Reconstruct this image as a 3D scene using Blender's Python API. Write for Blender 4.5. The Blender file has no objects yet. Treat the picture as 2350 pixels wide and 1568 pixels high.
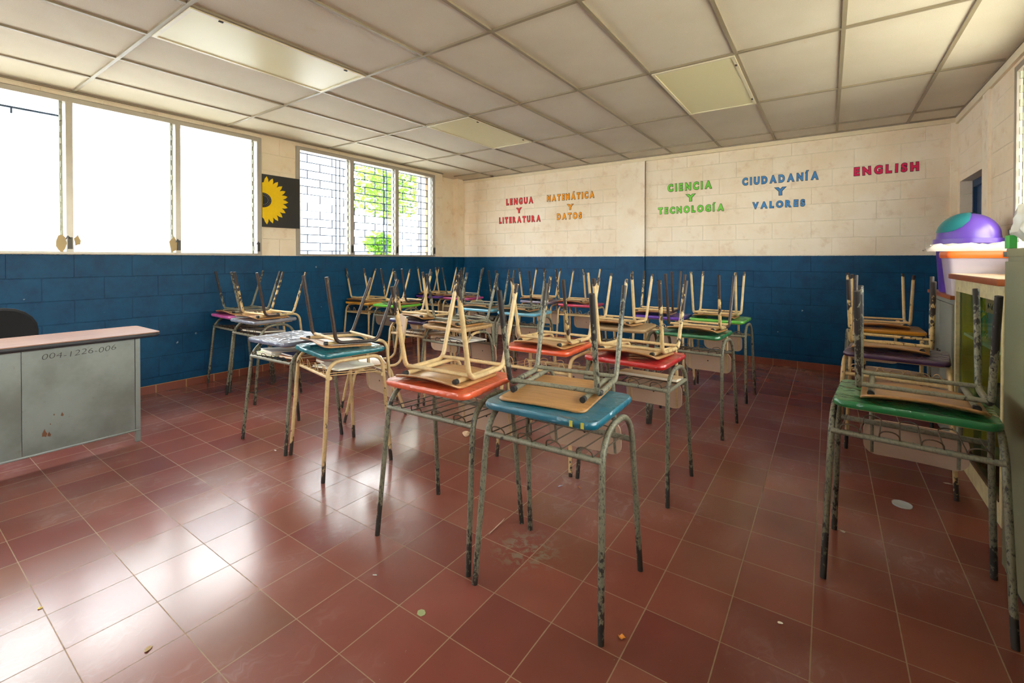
import bpy, bmesh, math, random
from math import radians as R, pi, sin, cos
from mathutils import Vector, Matrix, Euler
random.seed(7)
SC = bpy.context.scene
COL = SC.collection
# ------------------------------------------------------------------ camera, world, exposure
XL, XR, YB, YF, ZC, ZP = -5.364, 1.073, 6.40, -2.60, 2.73, 1.334
cam = bpy.data.objects.new('camera', bpy.data.cameras.new('camera'))
COL.objects.link(cam)
cam.location = (0, 0, 1.294)
cam.rotation_euler = (R(90 - 0.578), 0, R(34.744))
cam.data.sensor_width = 36
cam.data.lens = 1046.5 / 2350 * 36
cam.data.shift_y = -(784 - 605.57) / 2350
cam.data.clip_start = 0.02
SC.camera = cam
SC.view_settings.view_transform = 'Standard'
SC.view_settings.look = 'None'
SC.view_settings.gamma = 1
SC.view_settings.use_curve_mapping = False
SC.view_settings.exposure = 1.62
SC.cycles.use_denoising = True
SC.cycles.max_bounces = 10
SC.cycles.diffuse_bounces = 9
SC.cycles.transparent_max_bounces = 24
SC.cycles.sample_clamp_indirect = 8
SC.cycles.caustics_reflective = False
SC.cycles.caustics_refractive = False
W = bpy.data.worlds.new('world'); SC.world = W; W.use_nodes = True
bg = W.node_tree.nodes['Background']
bg.inputs[0].default_value = (0.965, 0.99, 1.0, 1); bg.inputs[1].default_value = 7.0

W.cycles.sampling_method = 'NONE'

# ------------------------------------------------------------------ helpers
def lin(c):
    return tuple((v / 255 / 12.92 if v / 255 <= .04045 else ((v / 255 + .055) / 1.055) ** 2.4) for v in c) + (1,)

def link(o, parent=None):
    COL.objects.link(o)
    if parent: o.parent = parent
    return o

def obj(name, bm, mat, parent=None, smooth=True, loc=None, ang=38):
    if isinstance(bm, bmesh.types.BMesh):
        bmesh.ops.recalc_face_normals(bm, faces=bm.faces)
        me = bpy.data.meshes.new(name); bm.to_mesh(me); bm.free()
    else: me = bm
    if smooth:
        me.polygons.foreach_set('use_smooth', [True] * len(me.polygons)); me.set_sharp_from_angle(angle=R(ang))
    me.materials.clear(); me.materials.append(mat)
    o = bpy.data.objects.new(name, me)
    link(o, parent)
    if loc: o.location = loc
    return o

def obj_of(name, me, mat, parent):
    o = bpy.data.objects.new(name, me); link(o, parent)
    o.material_slots[0].link = 'OBJECT'; o.material_slots[0].material = mat
    return o

def tag(o, label, cat, group=None):
    o['label'] = label; o['category'] = cat
    if group: o['group'] = group
    return o

def struct(name, bm, mat, parent=None, **k):
    o = obj(name, bm, mat, parent, **k)
    if not parent: o['kind'] = 'structure'
    return o

def thing(name, label, cat, loc=(0, 0, 0), rot=0, group=None):
    o = bpy.data.objects.new(name, None); link(o); o.empty_display_size = .1
    o.location = loc; o.rotation_euler = (0, 0, rot)
    return tag(o, label, cat, group)

def B(): return bmesh.new()

def box(bm, x0, x1, y0, y1, z0, z1, bev=0):
    b = bmesh.new() if bev else bm
    v = [b.verts.new((x, y, z)) for x in (x0, x1) for y in (y0, y1) for z in (z0, z1)]
    for f in ((0, 1, 3, 2), (4, 6, 7, 5), (0, 4, 5, 1), (2, 3, 7, 6), (0, 2, 6, 4), (1, 5, 7, 3)):
        b.faces.new([v[i] for i in f])
    if bev:
        bmesh.ops.bevel(b, geom=b.edges[:], offset=bev, segments=2, affect='EDGES', profile=.6)
        merge(bm, b)
    return bm

def merge(bm, b):
    me = bpy.data.meshes.new('tmp'); b.to_mesh(me); b.free(); bm.from_mesh(me); bpy.data.meshes.remove(me)

def boxb(x0, x1, y0, y1, z0, z1, bev=0): return box(B(), x0, x1, y0, y1, z0, z1, bev)

def fillet(pts, rads, n=6):
    out = [Vector(pts[0])]
    for i in range(1, len(pts) - 1):
        p, a, b = Vector(pts[i]), Vector(pts[i - 1]), Vector(pts[i + 1])
        r = rads[i - 1] if isinstance(rads, (list, tuple)) else rads
        if r <= 0: out.append(p); continue
        d1, d2 = (a - p).normalized(), (b - p).normalized()
        th = d1.angle(d2); t = r / math.tan(th / 2)
        t = min(t, (a - p).length * .98, (b - p).length * .98); r2 = t * math.tan(th / 2)
        c = p + (d1 + d2).normalized() * (r2 / sin(th / 2))
        s, e = p + d1 * t - c, p + d2 * t - c
        for k in range(n + 1):
            out.append(c + s.normalized().slerp(e.normalized(), k / n) * r2)
    out.append(Vector(pts[-1]))
    return out

def tube(bm, pts, r, n=10, cap=True, closed=False):
    P = [Vector(p) for p in pts]
    Q = [P[0]]
    for p in P[1:]:
        if (p - Q[-1]).length > 1e-5: Q.append(p)
    P = Q; m = len(P)
    T = [(P[min(i + 1, m - 1)] - P[max(i - 1, 0)]).normalized() for i in range(m)]
    up = Vector((0, 0, 1)) if abs(T[0].z) < .9 else Vector((1, 0, 0))
    nrm = T[0].cross(up).normalized(); rings = []
    for i in range(m):
        nrm = (nrm - T[i] * nrm.dot(T[i])).normalized(); bi = T[i].cross(nrm)
        rr = r[i] if isinstance(r, list) else r
        rings.append([bm.verts.new(P[i] + nrm * cos(2 * pi * k / n) * rr + bi * sin(2 * pi * k / n) * rr) for k in range(n)])
    for i in range(m - 1):
        for k in range(n):
            bm.faces.new((rings[i][k], rings[i][(k + 1) % n], rings[i + 1][(k + 1) % n], rings[i + 1][k]))
    if cap: bm.faces.new(rings[0][::-1]); bm.faces.new(rings[-1])
    return bm

def rrect(w, d, r, n=5):
    pts = []
    for cx, cy, a0 in ((w / 2 - r, d / 2 - r, 0), (-w / 2 + r, d / 2 - r, 90), (-w / 2 + r, -d / 2 + r, 180), (w / 2 - r, -d / 2 + r, 270)):
        for k in range(n + 1):
            a = R(a0 + 90 * k / n); pts.append((cx + r * cos(a), cy + r * sin(a)))
    return pts

def dens(pts, m):
    out = []
    for i, p in enumerate(pts):
        q = pts[(i + 1) % len(pts)]
        L = math.hypot(q[0] - p[0], q[1] - p[1]); k = max(1, int(L / m))
        for j in range(k): out.append((p[0] + (q[0] - p[0]) * j / k, p[1] + (q[1] - p[1]) * j / k))
    return out

def plate(outline, zf, th, rings=5, bm=None, edge=0.0):
    """rounded plate: concentric rings, top z = zf(x,y), bottom th lower; edge rounds the rim"""
    bm = bm or B(); n = len(outline); top = []; bot = []
    lv = [(i / rings) for i in range(1, rings + 1)]
    c = bm.verts.new((0, 0, zf(0, 0))); cb = bm.verts.new((0, 0, zf(0, 0) - th))
    for s in lv:
        last = s == 1
        k = 1 - (edge / .2 if last else 0)
        top.append([bm.verts.new((x * s * k, y * s * k, zf(x * s, y * s) - 0)) for x, y in outline])
        bot.append([bm.verts.new((x * s * k, y * s * k, zf(x * s, y * s) - th)) for x, y in outline])
    for L, cc in ((top, c), (bot, cb)):
        for k in range(n): bm.faces.new((cc, L[0][k], L[0][(k + 1) % n]))
        for i in range(rings - 1):
            for k in range(n): bm.faces.new((L[i][k], L[i + 1][k], L[i + 1][(k + 1) % n], L[i][(k + 1) % n]))
    if edge:
        mid = [bm.verts.new((x, y, zf(x, y) - th * .3)) for x, y in outline]
        mi2 = [bm.verts.new((x, y, zf(x, y) - th * .7)) for x, y in outline]
        seq = (top[-1], mid, mi2, bot[-1])
    else: seq = (top[-1], bot[-1])
    for a, b in zip(seq, seq[1:]):
        for k in range(n): bm.faces.new((a[k], b[k], b[(k + 1) % n], a[(k + 1) % n]))
    return bm

def lathe(bm, prof, n=24, c=(0, 0, 0)):
    rings = []
    for r, z in prof:
        if r < 1e-5: rings.append([bm.verts.new((c[0], c[1], c[2] + z))])
        else: rings.append([bm.verts.new((c[0] + r * cos(2 * pi * k / n), c[1] + r * sin(2 * pi * k / n), c[2] + z)) for k in range(n)])
    for a, b in zip(rings, rings[1:]):
        for k in range(n):
            if len(a) == 1 and len(b) == 1: continue
            if len(a) == 1: bm.faces.new((a[0], b[(k + 1) % n], b[k]))
            elif len(b) == 1: bm.faces.new((a[k], a[(k + 1) % n], b[0]))
            else: bm.faces.new((a[k], a[(k + 1) % n], b[(k + 1) % n], b[k]))
    return bm

# ------------------------------------------------------------------ materials
class M:
    def __init__(s, name, color=(200, 200, 200), rough=.5, metal=0, spec=.5, coat=0, coat_r=.1):
        s.m = bpy.data.materials.new(name); s.m.use_nodes = True; s.nt = s.m.node_tree
        s.b = s.nt.nodes['Principled BSDF']
        s.b.inputs['Base Color'].default_value = lin(color); s.b.inputs['Roughness'].default_value = rough
        s.b.inputs['Metallic'].default_value = metal; s.b.inputs['Specular IOR Level'].default_value = spec
        s.b.inputs['Coat Weight'].default_value = coat; s.b.inputs['Coat Roughness'].default_value = coat_r
    def n(s, t, **k):
        x = s.nt.nodes.new('ShaderNode' + t)
        for a, v in k.items():
            if a in ('op',): x.operation = v
            elif hasattr(x, a): setattr(x, a, v)
        return x
    def l(s, a, b): s.nt.links.new(a, b)
    def math(s, op, a, b=None, c=None, clamp=False):
        x = s.n('Math', op=op); x.use_clamp = clamp
        for i, v in enumerate((a, b, c)):
            if v is None: continue
            if isinstance(v, (int, float)): x.inputs[i].default_value = v
            else: s.l(v, x.inputs[i])
        return x.outputs[0]
    def mix(s, f, a, b, mode='MIX'):
        x = s.n('Mix'); x.data_type = 'RGBA'; x.blend_type = mode
        for sock, v in ((x.inputs['Factor'], f), (x.inputs[6], a), (x.inputs[7], b)):
            if isinstance(v, (int, float)): sock.default_value = v
            elif isinstance(v, tuple): sock.default_value = v
            else: s.l(v, sock)
        return x.outputs[2]
    def obj_co(s, rnd=True):
        tc = s.n('TexCoord')
        if not rnd: return tc.outputs['Object']
        oi = s.n('ObjectInfo'); v = s.n('VectorMath', op='ADD'); s.l(tc.outputs['Object'], v.inputs[0])
        k = s.math('MULTIPLY', oi.outputs['Random'], 37.0); s.l(k, v.inputs[1])
        return v.outputs[0]
    def pos(s): return s.n('NewGeometry').outputs['Position']
    def noise(s, co, scale, detail=3, rough=.55, dist=0, d4=None):
        x = s.n('TexNoise'); x.inputs['Scale'].default_value = scale; x.inputs['Detail'].default_value = detail
        x.inputs['Roughness'].default_value = rough; x.inputs['Distortion'].default_value = dist
        if co is not None: s.l(co, x.inputs['Vector'])
        return x.outputs['Fac']
    def ramp(s, f, lo, hi): # smooth 0..1 between lo and hi
        x = s.n('MapRange'); x.interpolation_type = 'SMOOTHSTEP'
        s.l(f, x.inputs[0]); x.inputs[1].default_value = lo; x.inputs[2].default_value = hi
        return x.outputs[0]
    def scale(s, co, v):
        x = s.n('VectorMath', op='MULTIPLY'); s.l(co, x.inputs[0]); x.inputs[1].default_value = v
        return x.outputs[0]
    def sep(s, co):
        x = s.n('SeparateXYZ'); s.l(co, x.inputs[0]); return x.outputs
    def comb(s, a, b, c=0.0):
        x = s.n('CombineXYZ')
        for i, v in enumerate((a, b, c)):
            if isinstance(v, (int, float)): x.inputs[i].default_value = v
            else: s.l(v, x.inputs[i])
        return x.outputs[0]
    def color(s, c): s.l(c, s.b.inputs['Base Color'])
    def rough(s, c): s.l(c, s.b.inputs['Roughness'])
    def bump(s, h, st=.3, d=.01, to='Normal'):
        x = s.n('Bump'); x.inputs['Strength'].default_value = st; x.inputs['Distance'].default_value = d
        s.l(h, x.inputs['Height']); s.l(x.outputs[0], s.b.inputs[to])
        return x

def plain(name, c, rough=.5, var=.12, scale=8, **k):
    m = M(name, c, rough, **k); co = m.obj_co()
    f = m.noise(co, scale, 4); a = tuple(v * (1 - var) for v in lin(c)[:3]) + (1,); b = tuple(min(1, v * (1 + var)) for v in lin(c)[:3]) + (1,)
    m.color(m.mix(f, a, b)); return m.m

def chipped(name, base, chip=(48, 36, 30), amt=.5, rough=.42, foot=0.0, boost=.2, fine=34, grime=.25):
    """enamel paint worn to dark metal; foot > 0 wears more towards the floor end of a leg"""
    m = M(name, base, rough); co = m.obj_co(); z = m.sep(m.n('TexCoord').outputs['Object'])[2]
    n1 = m.noise(m.scale(co, (1, 1, .6)), fine, 4, .62); n2 = m.noise(co, 7, 2)
    f = m.math('ADD', m.math('MULTIPLY', n1, .7), m.math('MULTIPLY', n2, .3))
    if foot:
        g = m.ramp(z, foot, 0.0)
        f = m.math('ADD', f, m.math('MULTIPLY', m.math('POWER', g, 1.6), boost))
    mask = m.ramp(f, 1 - amt - .02, 1 - amt + .02)
    dirt = m.noise(co, 18, 5, .7)
    b0 = m.mix(m.ramp(dirt, .35, .75), lin(base), tuple(v * .72 for v in lin(base)[:3]) + (1,))
    sp = m.ramp(m.noise(m.scale(co, (1, 1, .5)), 150, 3, .6), .50, .60)
    b0 = m.mix(m.math('MULTIPLY', sp, grime), b0, lin(chip))
    m.color(m.mix(mask, b0, lin(chip)))
    m.rough(m.math('ADD', m.math('MULTIPLY', mask, .18), rough))
    m.bump(mask, -.25, .002)
    return m.m

def vinyl(name, c, wrinkle=.5, dark=None):
    """painted board wrapped in clear crinkled plastic"""
    m = M(name, c, .4, coat=.8, coat_r=.05); co = m.obj_co()
    n = m.noise(m.scale(co, (1, 1.8, 1)), 5, 2, .5, 1.2); vo = m.n('TexVoronoi'); vo.feature = 'DISTANCE_TO_EDGE'; vo.inputs['Scale'].default_value = 9
    wp = m.n('VectorMath', op='ADD'); m.l(co, wp.inputs[0]); m.l(m.comb(m.math('MULTIPLY', n, .3), m.math('MULTIPLY', n, -.25)), wp.inputs[1]); m.l(wp.outputs[0], vo.inputs['Vector'])
    cr = m.ramp(vo.outputs['Distance'], .0, .22); n2 = m.noise(m.scale(co, (2.4, 1, 1)), 30, 3, .6, .8)
    h = m.math('ADD', m.math('ADD', m.math('MULTIPLY', n, 1.0), m.math('MULTIPLY', cr, .16)), m.math('MULTIPLY', n2, .07))
    m.bump(h, wrinkle, .045, 'Coat Normal')
    f = m.noise(co, 9, 4, .6)
    m.color(m.mix(m.ramp(f, .3, .75), lin(c), tuple(v * .75 for v in lin(c)[:3]) + (1,)))
    return m.m

def wood(name, c1, c2, rough=.45, stretch=(1.5, 14, 14), coat=0.15):
    m = M(name, c1, rough, coat=coat, coat_r=.25); co = m.obj_co()
    n = m.noise(m.scale(co, stretch), 5, 5, .6, .6); n2 = m.noise(co, 4, 3)
    f = m.math('ADD', m.math('MULTIPLY', n, .75), m.math('MULTIPLY', n2, .35))
    c = m.mix(m.ramp(f, .3, .75), lin(c1), lin(c2))
    st = m.noise(co, 12, 5, .7)
    m.color(m.mix(m.math('MULTIPLY', m.ramp(st, .58, .72), .5), c, tuple(v * .45 for v in lin(c2)[:3]) + (1,)))
    m.bump(n, .15, .003); return m.m

def wall_mat(name, axis, u0, v0, painted=True, top_only=False, smooth=False):
    m = M(name, (235, 220, 190), .6); P = m.sep(m.pos())
    u, z = P[axis], P[2]
    br = m.n('TexBrick'); br.offset = .5; br.offset_frequency = 2; br.squash = 1
    br.inputs['Scale'].default_value = 1; br.inputs['Mortar Size'].default_value = .0045 if not smooth else 0
    br.inputs['Mortar Smooth'].default_value = .6; br.inputs['Bias'].default_value = 0
    br.inputs['Brick Width'].default_value = .4; br.inputs['Row Height'].default_value = .198
    br.inputs['Color1'].default_value = (.35, .35, .35, 1); br.inputs['Color2'].default_value = (.65, .65, .65, 1)
    m.l(m.comb(m.math('SUBTRACT', u, u0 - 40.0), m.math('SUBTRACT', z, v0 - 1.98 * 2)), br.inputs['Vector'])
    mort = br.outputs['Fac']
    co = m.pos()
    n1 = m.noise(co, 1.6, 5, .6); n2 = m.noise(co, 7, 5, .65); n3 = m.noise(co, 55, 3, .6)
    # cream
    cr = m.mix(m.ramp(n1, .35, .7), lin((249, 238, 218)), lin((240, 222, 194)))
    cr = m.mix(m.math('MULTIPLY', m.ramp(n2, .52, .75), .45), cr, lin((206, 172, 132)))
    sepc = m.n('SeparateColor'); m.l(br.outputs['Color'], sepc.inputs[0])
    if not smooth:
        cr = m.mix(m.math('MULTIPLY', sepc.outputs[0], .28), cr, lin((228, 196, 158)))
        cr = m.mix(m.math('MULTIPLY', mort, .75), cr, lin((243, 232, 206)))
    # blue
    bl = m.mix(m.ramp(n2, .3, .72), lin((0, 72, 108)), lin((0, 56, 90)))
    bl = m.mix(m.math('MULTIPLY', mort, .30), bl, lin((2, 38, 66)))
    vor = m.n('TexVoronoi'); vor.inputs['Scale'].default_value = 5.5; vor.inputs['Randomness'].default_value = 1
    dco = m.n('VectorMath', op='ADD'); m.l(co, dco.inputs[0])
    m.l(m.comb(m.math('MULTIPLY', n3, .03), m.math('MULTIPLY', n2, .02), m.math('MULTIPLY', n3, .05)), dco.inputs[1])
    m.l(dco.outputs[0], vor.inputs['Vector'])
    chip = m.math('MULTIPLY', m.math('LESS_THAN', vor.outputs['Distance'], .055), m.ramp(n2, .5, .56))
    bl = m.mix(m.math('MULTIPLY', chip, .8), bl, lin((150, 165, 170)))
    sc = m.noise(m.scale(co, (1, 1, 1)), 26, 6, .75)
    bl = m.mix(m.math('MULTIPLY', m.ramp(sc, .64, .76), .35), bl, lin((80, 125, 150)))
    edge = m.math('ADD', z, m.math('MULTIPLY', m.math('SUBTRACT', n3, .5), .006))
    isup = m.math('GREATER_THAN', edge, ZP)
    m.color(m.mix(isup, bl, cr))
    m.rough(m.math('ADD', m.math('MULTIPLY', isup, .25), .5)); m.b.inputs['Specular IOR Level'].default_value = .28
    h = m.math('ADD', m.math('MULTIPLY', mort, -1.0), m.math('MULTIPLY', n3, .16))
    h = m.math('ADD', h, m.math('MULTIPLY', n2, .2))
    m.bump(h, .7 if not smooth else .35, .006)
    return m.m

def floor_mat():
    m = M('terracotta_floor_tiles', (120, 60, 50), .3, spec=.34); P = m.sep(m.pos()); co = m.pos()
    T = .254
    u = m.math('DIVIDE', m.math('ADD', P[0], 1.0561 + T * 80), T); v = m.math('DIVIDE', m.math('SUBTRACT', P[1], 1.4025 - T * 80), T)
    fu, fv = m.math('FRACT', u), m.math('FRACT', v)
    du = m.math('MINIMUM', fu, m.math('SUBTRACT', 1.0, fu)); dv = m.math('MINIMUM', fv, m.math('SUBTRACT', 1.0, fv))
    nz = m.noise(co, 30, 3)
    wd = m.math('ADD', m.math('MULTIPLY', nz, .008), .0042)
    gu = m.math('LESS_THAN', du, wd); gv = m.math('LESS_THAN', dv, m.math('MULTIPLY', wd, .75))
    grout = m.math('MAXIMUM', gu, gv)
    wn = m.n('TexWhiteNoise'); wn.noise_dimensions = '2D'
    m.l(m.comb(m.math('FLOOR', u), m.math('FLOOR', v)), wn.inputs['Vector'])
    r1 = wn.outputs['Value']; sc = m.n('SeparateColor'); m.l(wn.outputs['Color'], sc.inputs[0])
    c = m.mix(r1, lin((136, 76, 66)), lin((112, 56, 52)))
    c = m.mix(m.math('MULTIPLY', sc.outputs[1], .55), c, lin((138, 82, 66)))
    c = m.mix(m.math('MULTIPLY', m.ramp(sc.outputs[2], .72, 1.0), .7), c, lin((120, 78, 58)))
    n1 = m.noise(co, 2.6, 2, .5)
    sw = m.noise(m.scale(co, (1.0, 1.0, 1)), 4.0, 1, .5, 3.5)                    # swirled mop and shoe marks
    n2 = m.noise(m.comb(m.math('ADD', P[0], m.math('MULTIPLY', sw, .16)), m.math('MULTIPLY', P[1], .25), 0.0), 26, 4, .6)
    area = m.ramp(m.noise(co, 1.1, 2), .46, .66)
    sm = m.math('MULTIPLY', m.ramp(n2, .48, .78), area)
    c = m.mix(m.math('MULTIPLY', m.ramp(n1, .3, .8), .4), c, lin((92, 54, 40)))
    c = m.mix(m.math('MULTIPLY', area, .16), c, lin((176, 150, 146)))  # pale cloudy haze of reflected light mixed into the tile colour
    c = m.mix(m.math('MULTIPLY', sm, .34), c, lin((188, 168, 160)))
    sp = m.ramp(m.noise(co, 60, 3, .6), .74, .78)
    c = m.mix(m.math('MULTIPLY', sp, .5), c, lin((196, 180, 164)))
    # a scraped grey patch behind the front teal desk
    dx = m.math('SUBTRACT', P[0], -1.09); dy = m.math('SUBTRACT', P[1], 1.70)
    dd = m.math('SQRT', m.math('ADD', m.math('MULTIPLY', dx, dx), m.math('MULTIPLY', dy, dy)))
    pt = m.math('MULTIPLY', m.ramp(dd, .20, .04), m.ramp(m.noise(co, 24, 5, .7, .8), .46, .6))
    c = m.mix(m.math('MULTIPLY', pt, .7), c, lin((128, 122, 104)))
    c = m.mix(grout, c, m.mix(m.noise(co, 1.3, 2), lin((156, 128, 96)), lin((128, 100, 80))))
    m.color(c)
    rr = m.math('ADD', m.math('MULTIPLY', m.ramp(n1, .3, .75), .04), m.math('ADD', .168, m.math('MULTIPLY', sm, .03)))
    rr = m.math('ADD', rr, m.math('MULTIPLY', sc.outputs[0], .035))
    m.rough(m.math('ADD', rr, m.math('MULTIPLY', grout, .35)))
    tilt = m.math('MULTIPLY', m.math('ADD', m.math('MULTIPLY', fu, m.math('SUBTRACT', sc.outputs[0], .5)), m.math('MULTIPLY', fv, m.math('SUBTRACT', sc.outputs[1], .5))), .6)
    h = m.math('ADD', m.math('MULTIPLY', grout, -.8), m.math('ADD', m.math('MULTIPLY', n2, .09), tilt))
    m.bump(h, .35, .006)
    return m.m

def tile_mat():
    m = M('fibre_ceiling_tile', (222, 212, 192), .85); co = m.pos(); P = m.sep(co)
    n1 = m.noise(co, 1.1, 4, .6); n2 = m.noise(co, 260, 2, .6); n3 = m.noise(co, 5, 5, .7)
    c = m.mix(m.ramp(n1, .3, .75), lin((217, 209, 194)), lin((206, 197, 180)))
    c = m.mix(m.math('MULTIPLY', m.ramp(n3, .6, .8), .4), c, lin((205, 180, 140)))
    c = m.mix(m.math('MULTIPLY', m.ramp(n2, .5, .7), .28), c, lin((150, 142, 128)))
    m.color(c); m.bump(n2, .25, .002); return m.m

def glass_mat(name, tint=(247, 248, 245), refl=.10, rough=.02):
    m = M(name); nt = m.nt; out = nt.nodes['Material Output']; nt.nodes.remove(m.b)
    t = m.n('BsdfTransparent'); t.inputs[0].default_value = lin(tint); g = m.n('BsdfGlossy'); g.inputs['Roughness'].default_value = rough
    lw = m.n('LayerWeight'); lw.inputs[0].default_value = .5
    fr = m.math('ADD', m.math('MULTIPLY', m.math('POWER', lw.outputs['Facing'], 5.0), .16), .02)
    mx = m.n('MixShader'); m.l(m.math('MULTIPLY', fr, refl / .1), mx.inputs[0]); m.l(t.outputs[0], mx.inputs[1]); m.l(g.outputs[0], mx.inputs[2])
    m.l(mx.outputs[0], out.inputs[0]); return m.m

def film_mat(name, c, alpha=.5, rough=.3):
    m = M(name, c, rough); m.b.inputs['Alpha'].default_value = alpha; return m.m

def leaf_mat():
    m = M('tree_leaf', (96, 140, 40), .5); co = m.obj_co()
    m.color(m.mix(m.noise(co, 3, 2), lin((48, 98, 18)), lin((92, 132, 34))))
    m.b.inputs['Transmission Weight'].default_value = 0
    nt = m.nt; out = nt.nodes['Material Output']; tr = m.n('BsdfTranslucent'); tr.inputs[0].default_value = lin((104, 150, 34))
    mx = m.n('MixShader'); mx.inputs[0].default_value = .4; m.l(m.b.outputs[0], mx.inputs[1]); m.l(tr.outputs[0], mx.inputs[2]); m.l(mx.outputs[0], out.inputs[0])
    return m.m

MW_back = wall_mat('block_wall_back', 0, -.167, .155); MW_left = wall_mat('block_wall_left', 1, 1.085, .145)
MW_right = wall_mat('block_wall_right', 1, .1, .155); MW_sm_x = wall_mat('plaster_column_x', 0, 0, .155, smooth=True); MW_sm_y = wall_mat('plaster_column_y', 1, 0, .155, smooth=True)
M_floor = floor_mat(); M_tile = tile_mat()
M_tbar = plain('shaded_grid_bar_paint', (150, 138, 116), .45); M_alu = plain('aluminium_frame', (176, 168, 156), .35, .1, 12, metal=.35)  # grid bars coloured darker to stand in for shade on their undersides
M_base = plain('baseboard_tile', (128, 66, 50), .35, .2, 6)
M_glass = glass_mat('louvre_glass'); M_cglass = glass_mat('cabinet_glass', (225, 240, 235), .14, .05)
M_bluesteel = plain('blue_grille_steel', (30, 62, 96), .5)
M_cream = chipped('cream_enamel', (208, 180, 130), amt=.33, foot=.10, boost=.26, grime=.10); M_creamw = chipped('cream_enamel_worn_foot', (206, 176, 126), amt=.37, foot=.22, boost=.24, grime=.14)
M_creamh = chipped('cream_enamel_heavily_chipped', (204, 176, 122), amt=.45, foot=.42, boost=.16, grime=.18)
M_brown = chipped('brown_painted_tube', (56, 42, 36), (196, 164, 116), amt=.33, grime=.05)
M_gray = chipped('grey_green_enamel', (134, 132, 112), (42, 38, 32), amt=.37, fine=60, grime=.3); M_grayw = chipped('grey_green_enamel_worn_foot', (126, 123, 102), (40, 35, 30), amt=.41, foot=.34, boost=.17, fine=64, grime=.55)
M_grayh = chipped('grey_enamel_heavily_chipped', (134, 131, 110), (36, 30, 27), amt=.47, foot=.34, boost=.2, fine=46, grime=.5)
M_wire = plain('rack_wire', (88, 74, 56), .45, .2, metal=.3); M_wirec = plain('rack_wire_cream', (196, 164, 112), .45, .15)
M_black = plain('black_rubber', (22, 21, 20), .55)
M_seat = wood('seat_plywood', (184, 138, 84), (146, 102, 56), .36, coat=.3); M_back = plain('beige_laminate', (190, 164, 140), .4, .05)
M_core = wood('desk_chipboard', (204, 172, 122), (170, 132, 84), .6)
M_top = {k: vinyl(k + '_vinyl_top', c, w) for k, c, w in (
    ('teal', (4, 100, 122), .6), ('deep_teal', (6, 110, 120), .6), ('orange', (214, 88, 48), .6), ('bright_orange', (222, 84, 40), .5), ('red', (178, 24, 24), .6), ('green', (18, 112, 58), .6),
    ('dark_green', (34, 110, 66), .5), ('lime', (104, 190, 52), .4), ('leaf_green', (96, 176, 62), .5), ('purple', (92, 40, 158), .4), ('violet', (104, 52, 160), .4), ('plum', (52, 42, 84), .5), ('dark_plum', (66, 40, 72), .5),
    ('magenta', (176, 52, 120), .4), ('pink', (196, 84, 156), .3), ('mustard', (208, 146, 34), .3), ('ochre', (204, 136, 30), .3), ('sky', (100, 178, 206), .4), ('pale_sky', (104, 176, 200), .4),
    ('glare_grey', (104, 108, 128), .7), ('silver', (128, 130, 140), .7), ('mauve', (128, 116, 138), .4), ('raspberry', (198, 48, 88), .4))}  # the grey of the two silvery tops includes painted glare
M_woodtop = wood('bare_wood_desktop', (196, 164, 116), (160, 124, 80), .5); M_woodtop2 = wood('worn_wood_desktop', (176, 148, 108), (140, 108, 70), .55)
M_greysteel = None

# ------------------------------------------------------------------ room shell
struct('floor', boxb(-5.9, 1.6, YF - .2, YB + .2, -.08, 0), M_floor, smooth=False)
b = B()
box(b, -5.514, XL, YF, 5.67, 0, 1.345)                      # below the sills
for y0, y1 in ((YF, -2.3), (-.85, -.62), (2.669, 3.108), (5.478, 5.67)): box(b, -5.514, XL, y0, y1, 1.345, 2.688)
box(b, -5.514, XL, YF, 5.67, 2.688, ZC + .05)
struct('wall_left', b, MW_left, smooth=False)
b = boxb(-5.80, -5.60, 5.5, YB + .1, 0, ZC + .05); struct('wall_left_recess', b, MW_sm_y, smooth=False)
b = boxb(-5.62, -5.50, 6.20, YB + .05, 0, ZC + .02); struct('trim_1', b, MW_sm_x, smooth=False)
b = B(); box(b, -5.9, -2.136, YB - .022, YB + .2, 0, ZC + .05); box(b, -2.136, 1.4, YB, YB + .2, 0, ZC + .05)
struct('wall_back', b, MW_back, smooth=False)
struct('trim_2', boxb(-2.545, -2.136, YB - .026, YB + .05, 0.0, ZC + .01), MW_sm_x, smooth=False)
struct('trim_3', boxb(1.019, 1.12, YB - .03, YB + .1, 0, ZC + .01), MW_sm_x, smooth=False)
b = B(); box(b, XR, XR + .16, YF, 5.39, 0, 1.345); box(b, XR, XR + .16, 4.60, 5.39, 1.345, ZC + .05); box(b, XR, XR + .16, YF, 4.6, 2.62, ZC + .05)
box(b, XR, XR + .16, YF, -.7, 1.345, 2.62); box(b, XR, XR + .16, 5.39, 6.281, 2.066, ZC + .05); box(b, XR, XR + .16, 6.281, YB + .1, 0, ZC + .05)
struct('wall_right', b, MW_right, smooth=False)
struct('trim_4', boxb(XR - .018, XR + .02, 5.22, 5.40, 1.0, ZC + .01), MW_sm_y, smooth=False)
b = B(); box(b, -5.6, 1.3, YF - .2, YF, 0, 1.2); box(b, -5.6, 1.3, YF - .2, YF, 2.62, ZC + .05)
for x0, x1 in ((-5.6, -4.6), (-3.4, 1.3)): box(b, x0, x1, YF - .2, YF, 1.2, 2.62)  # the gap is an unseen opening, added to bring in daylight
struct('wall_front', b, MW_sm_x, smooth=False)
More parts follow.
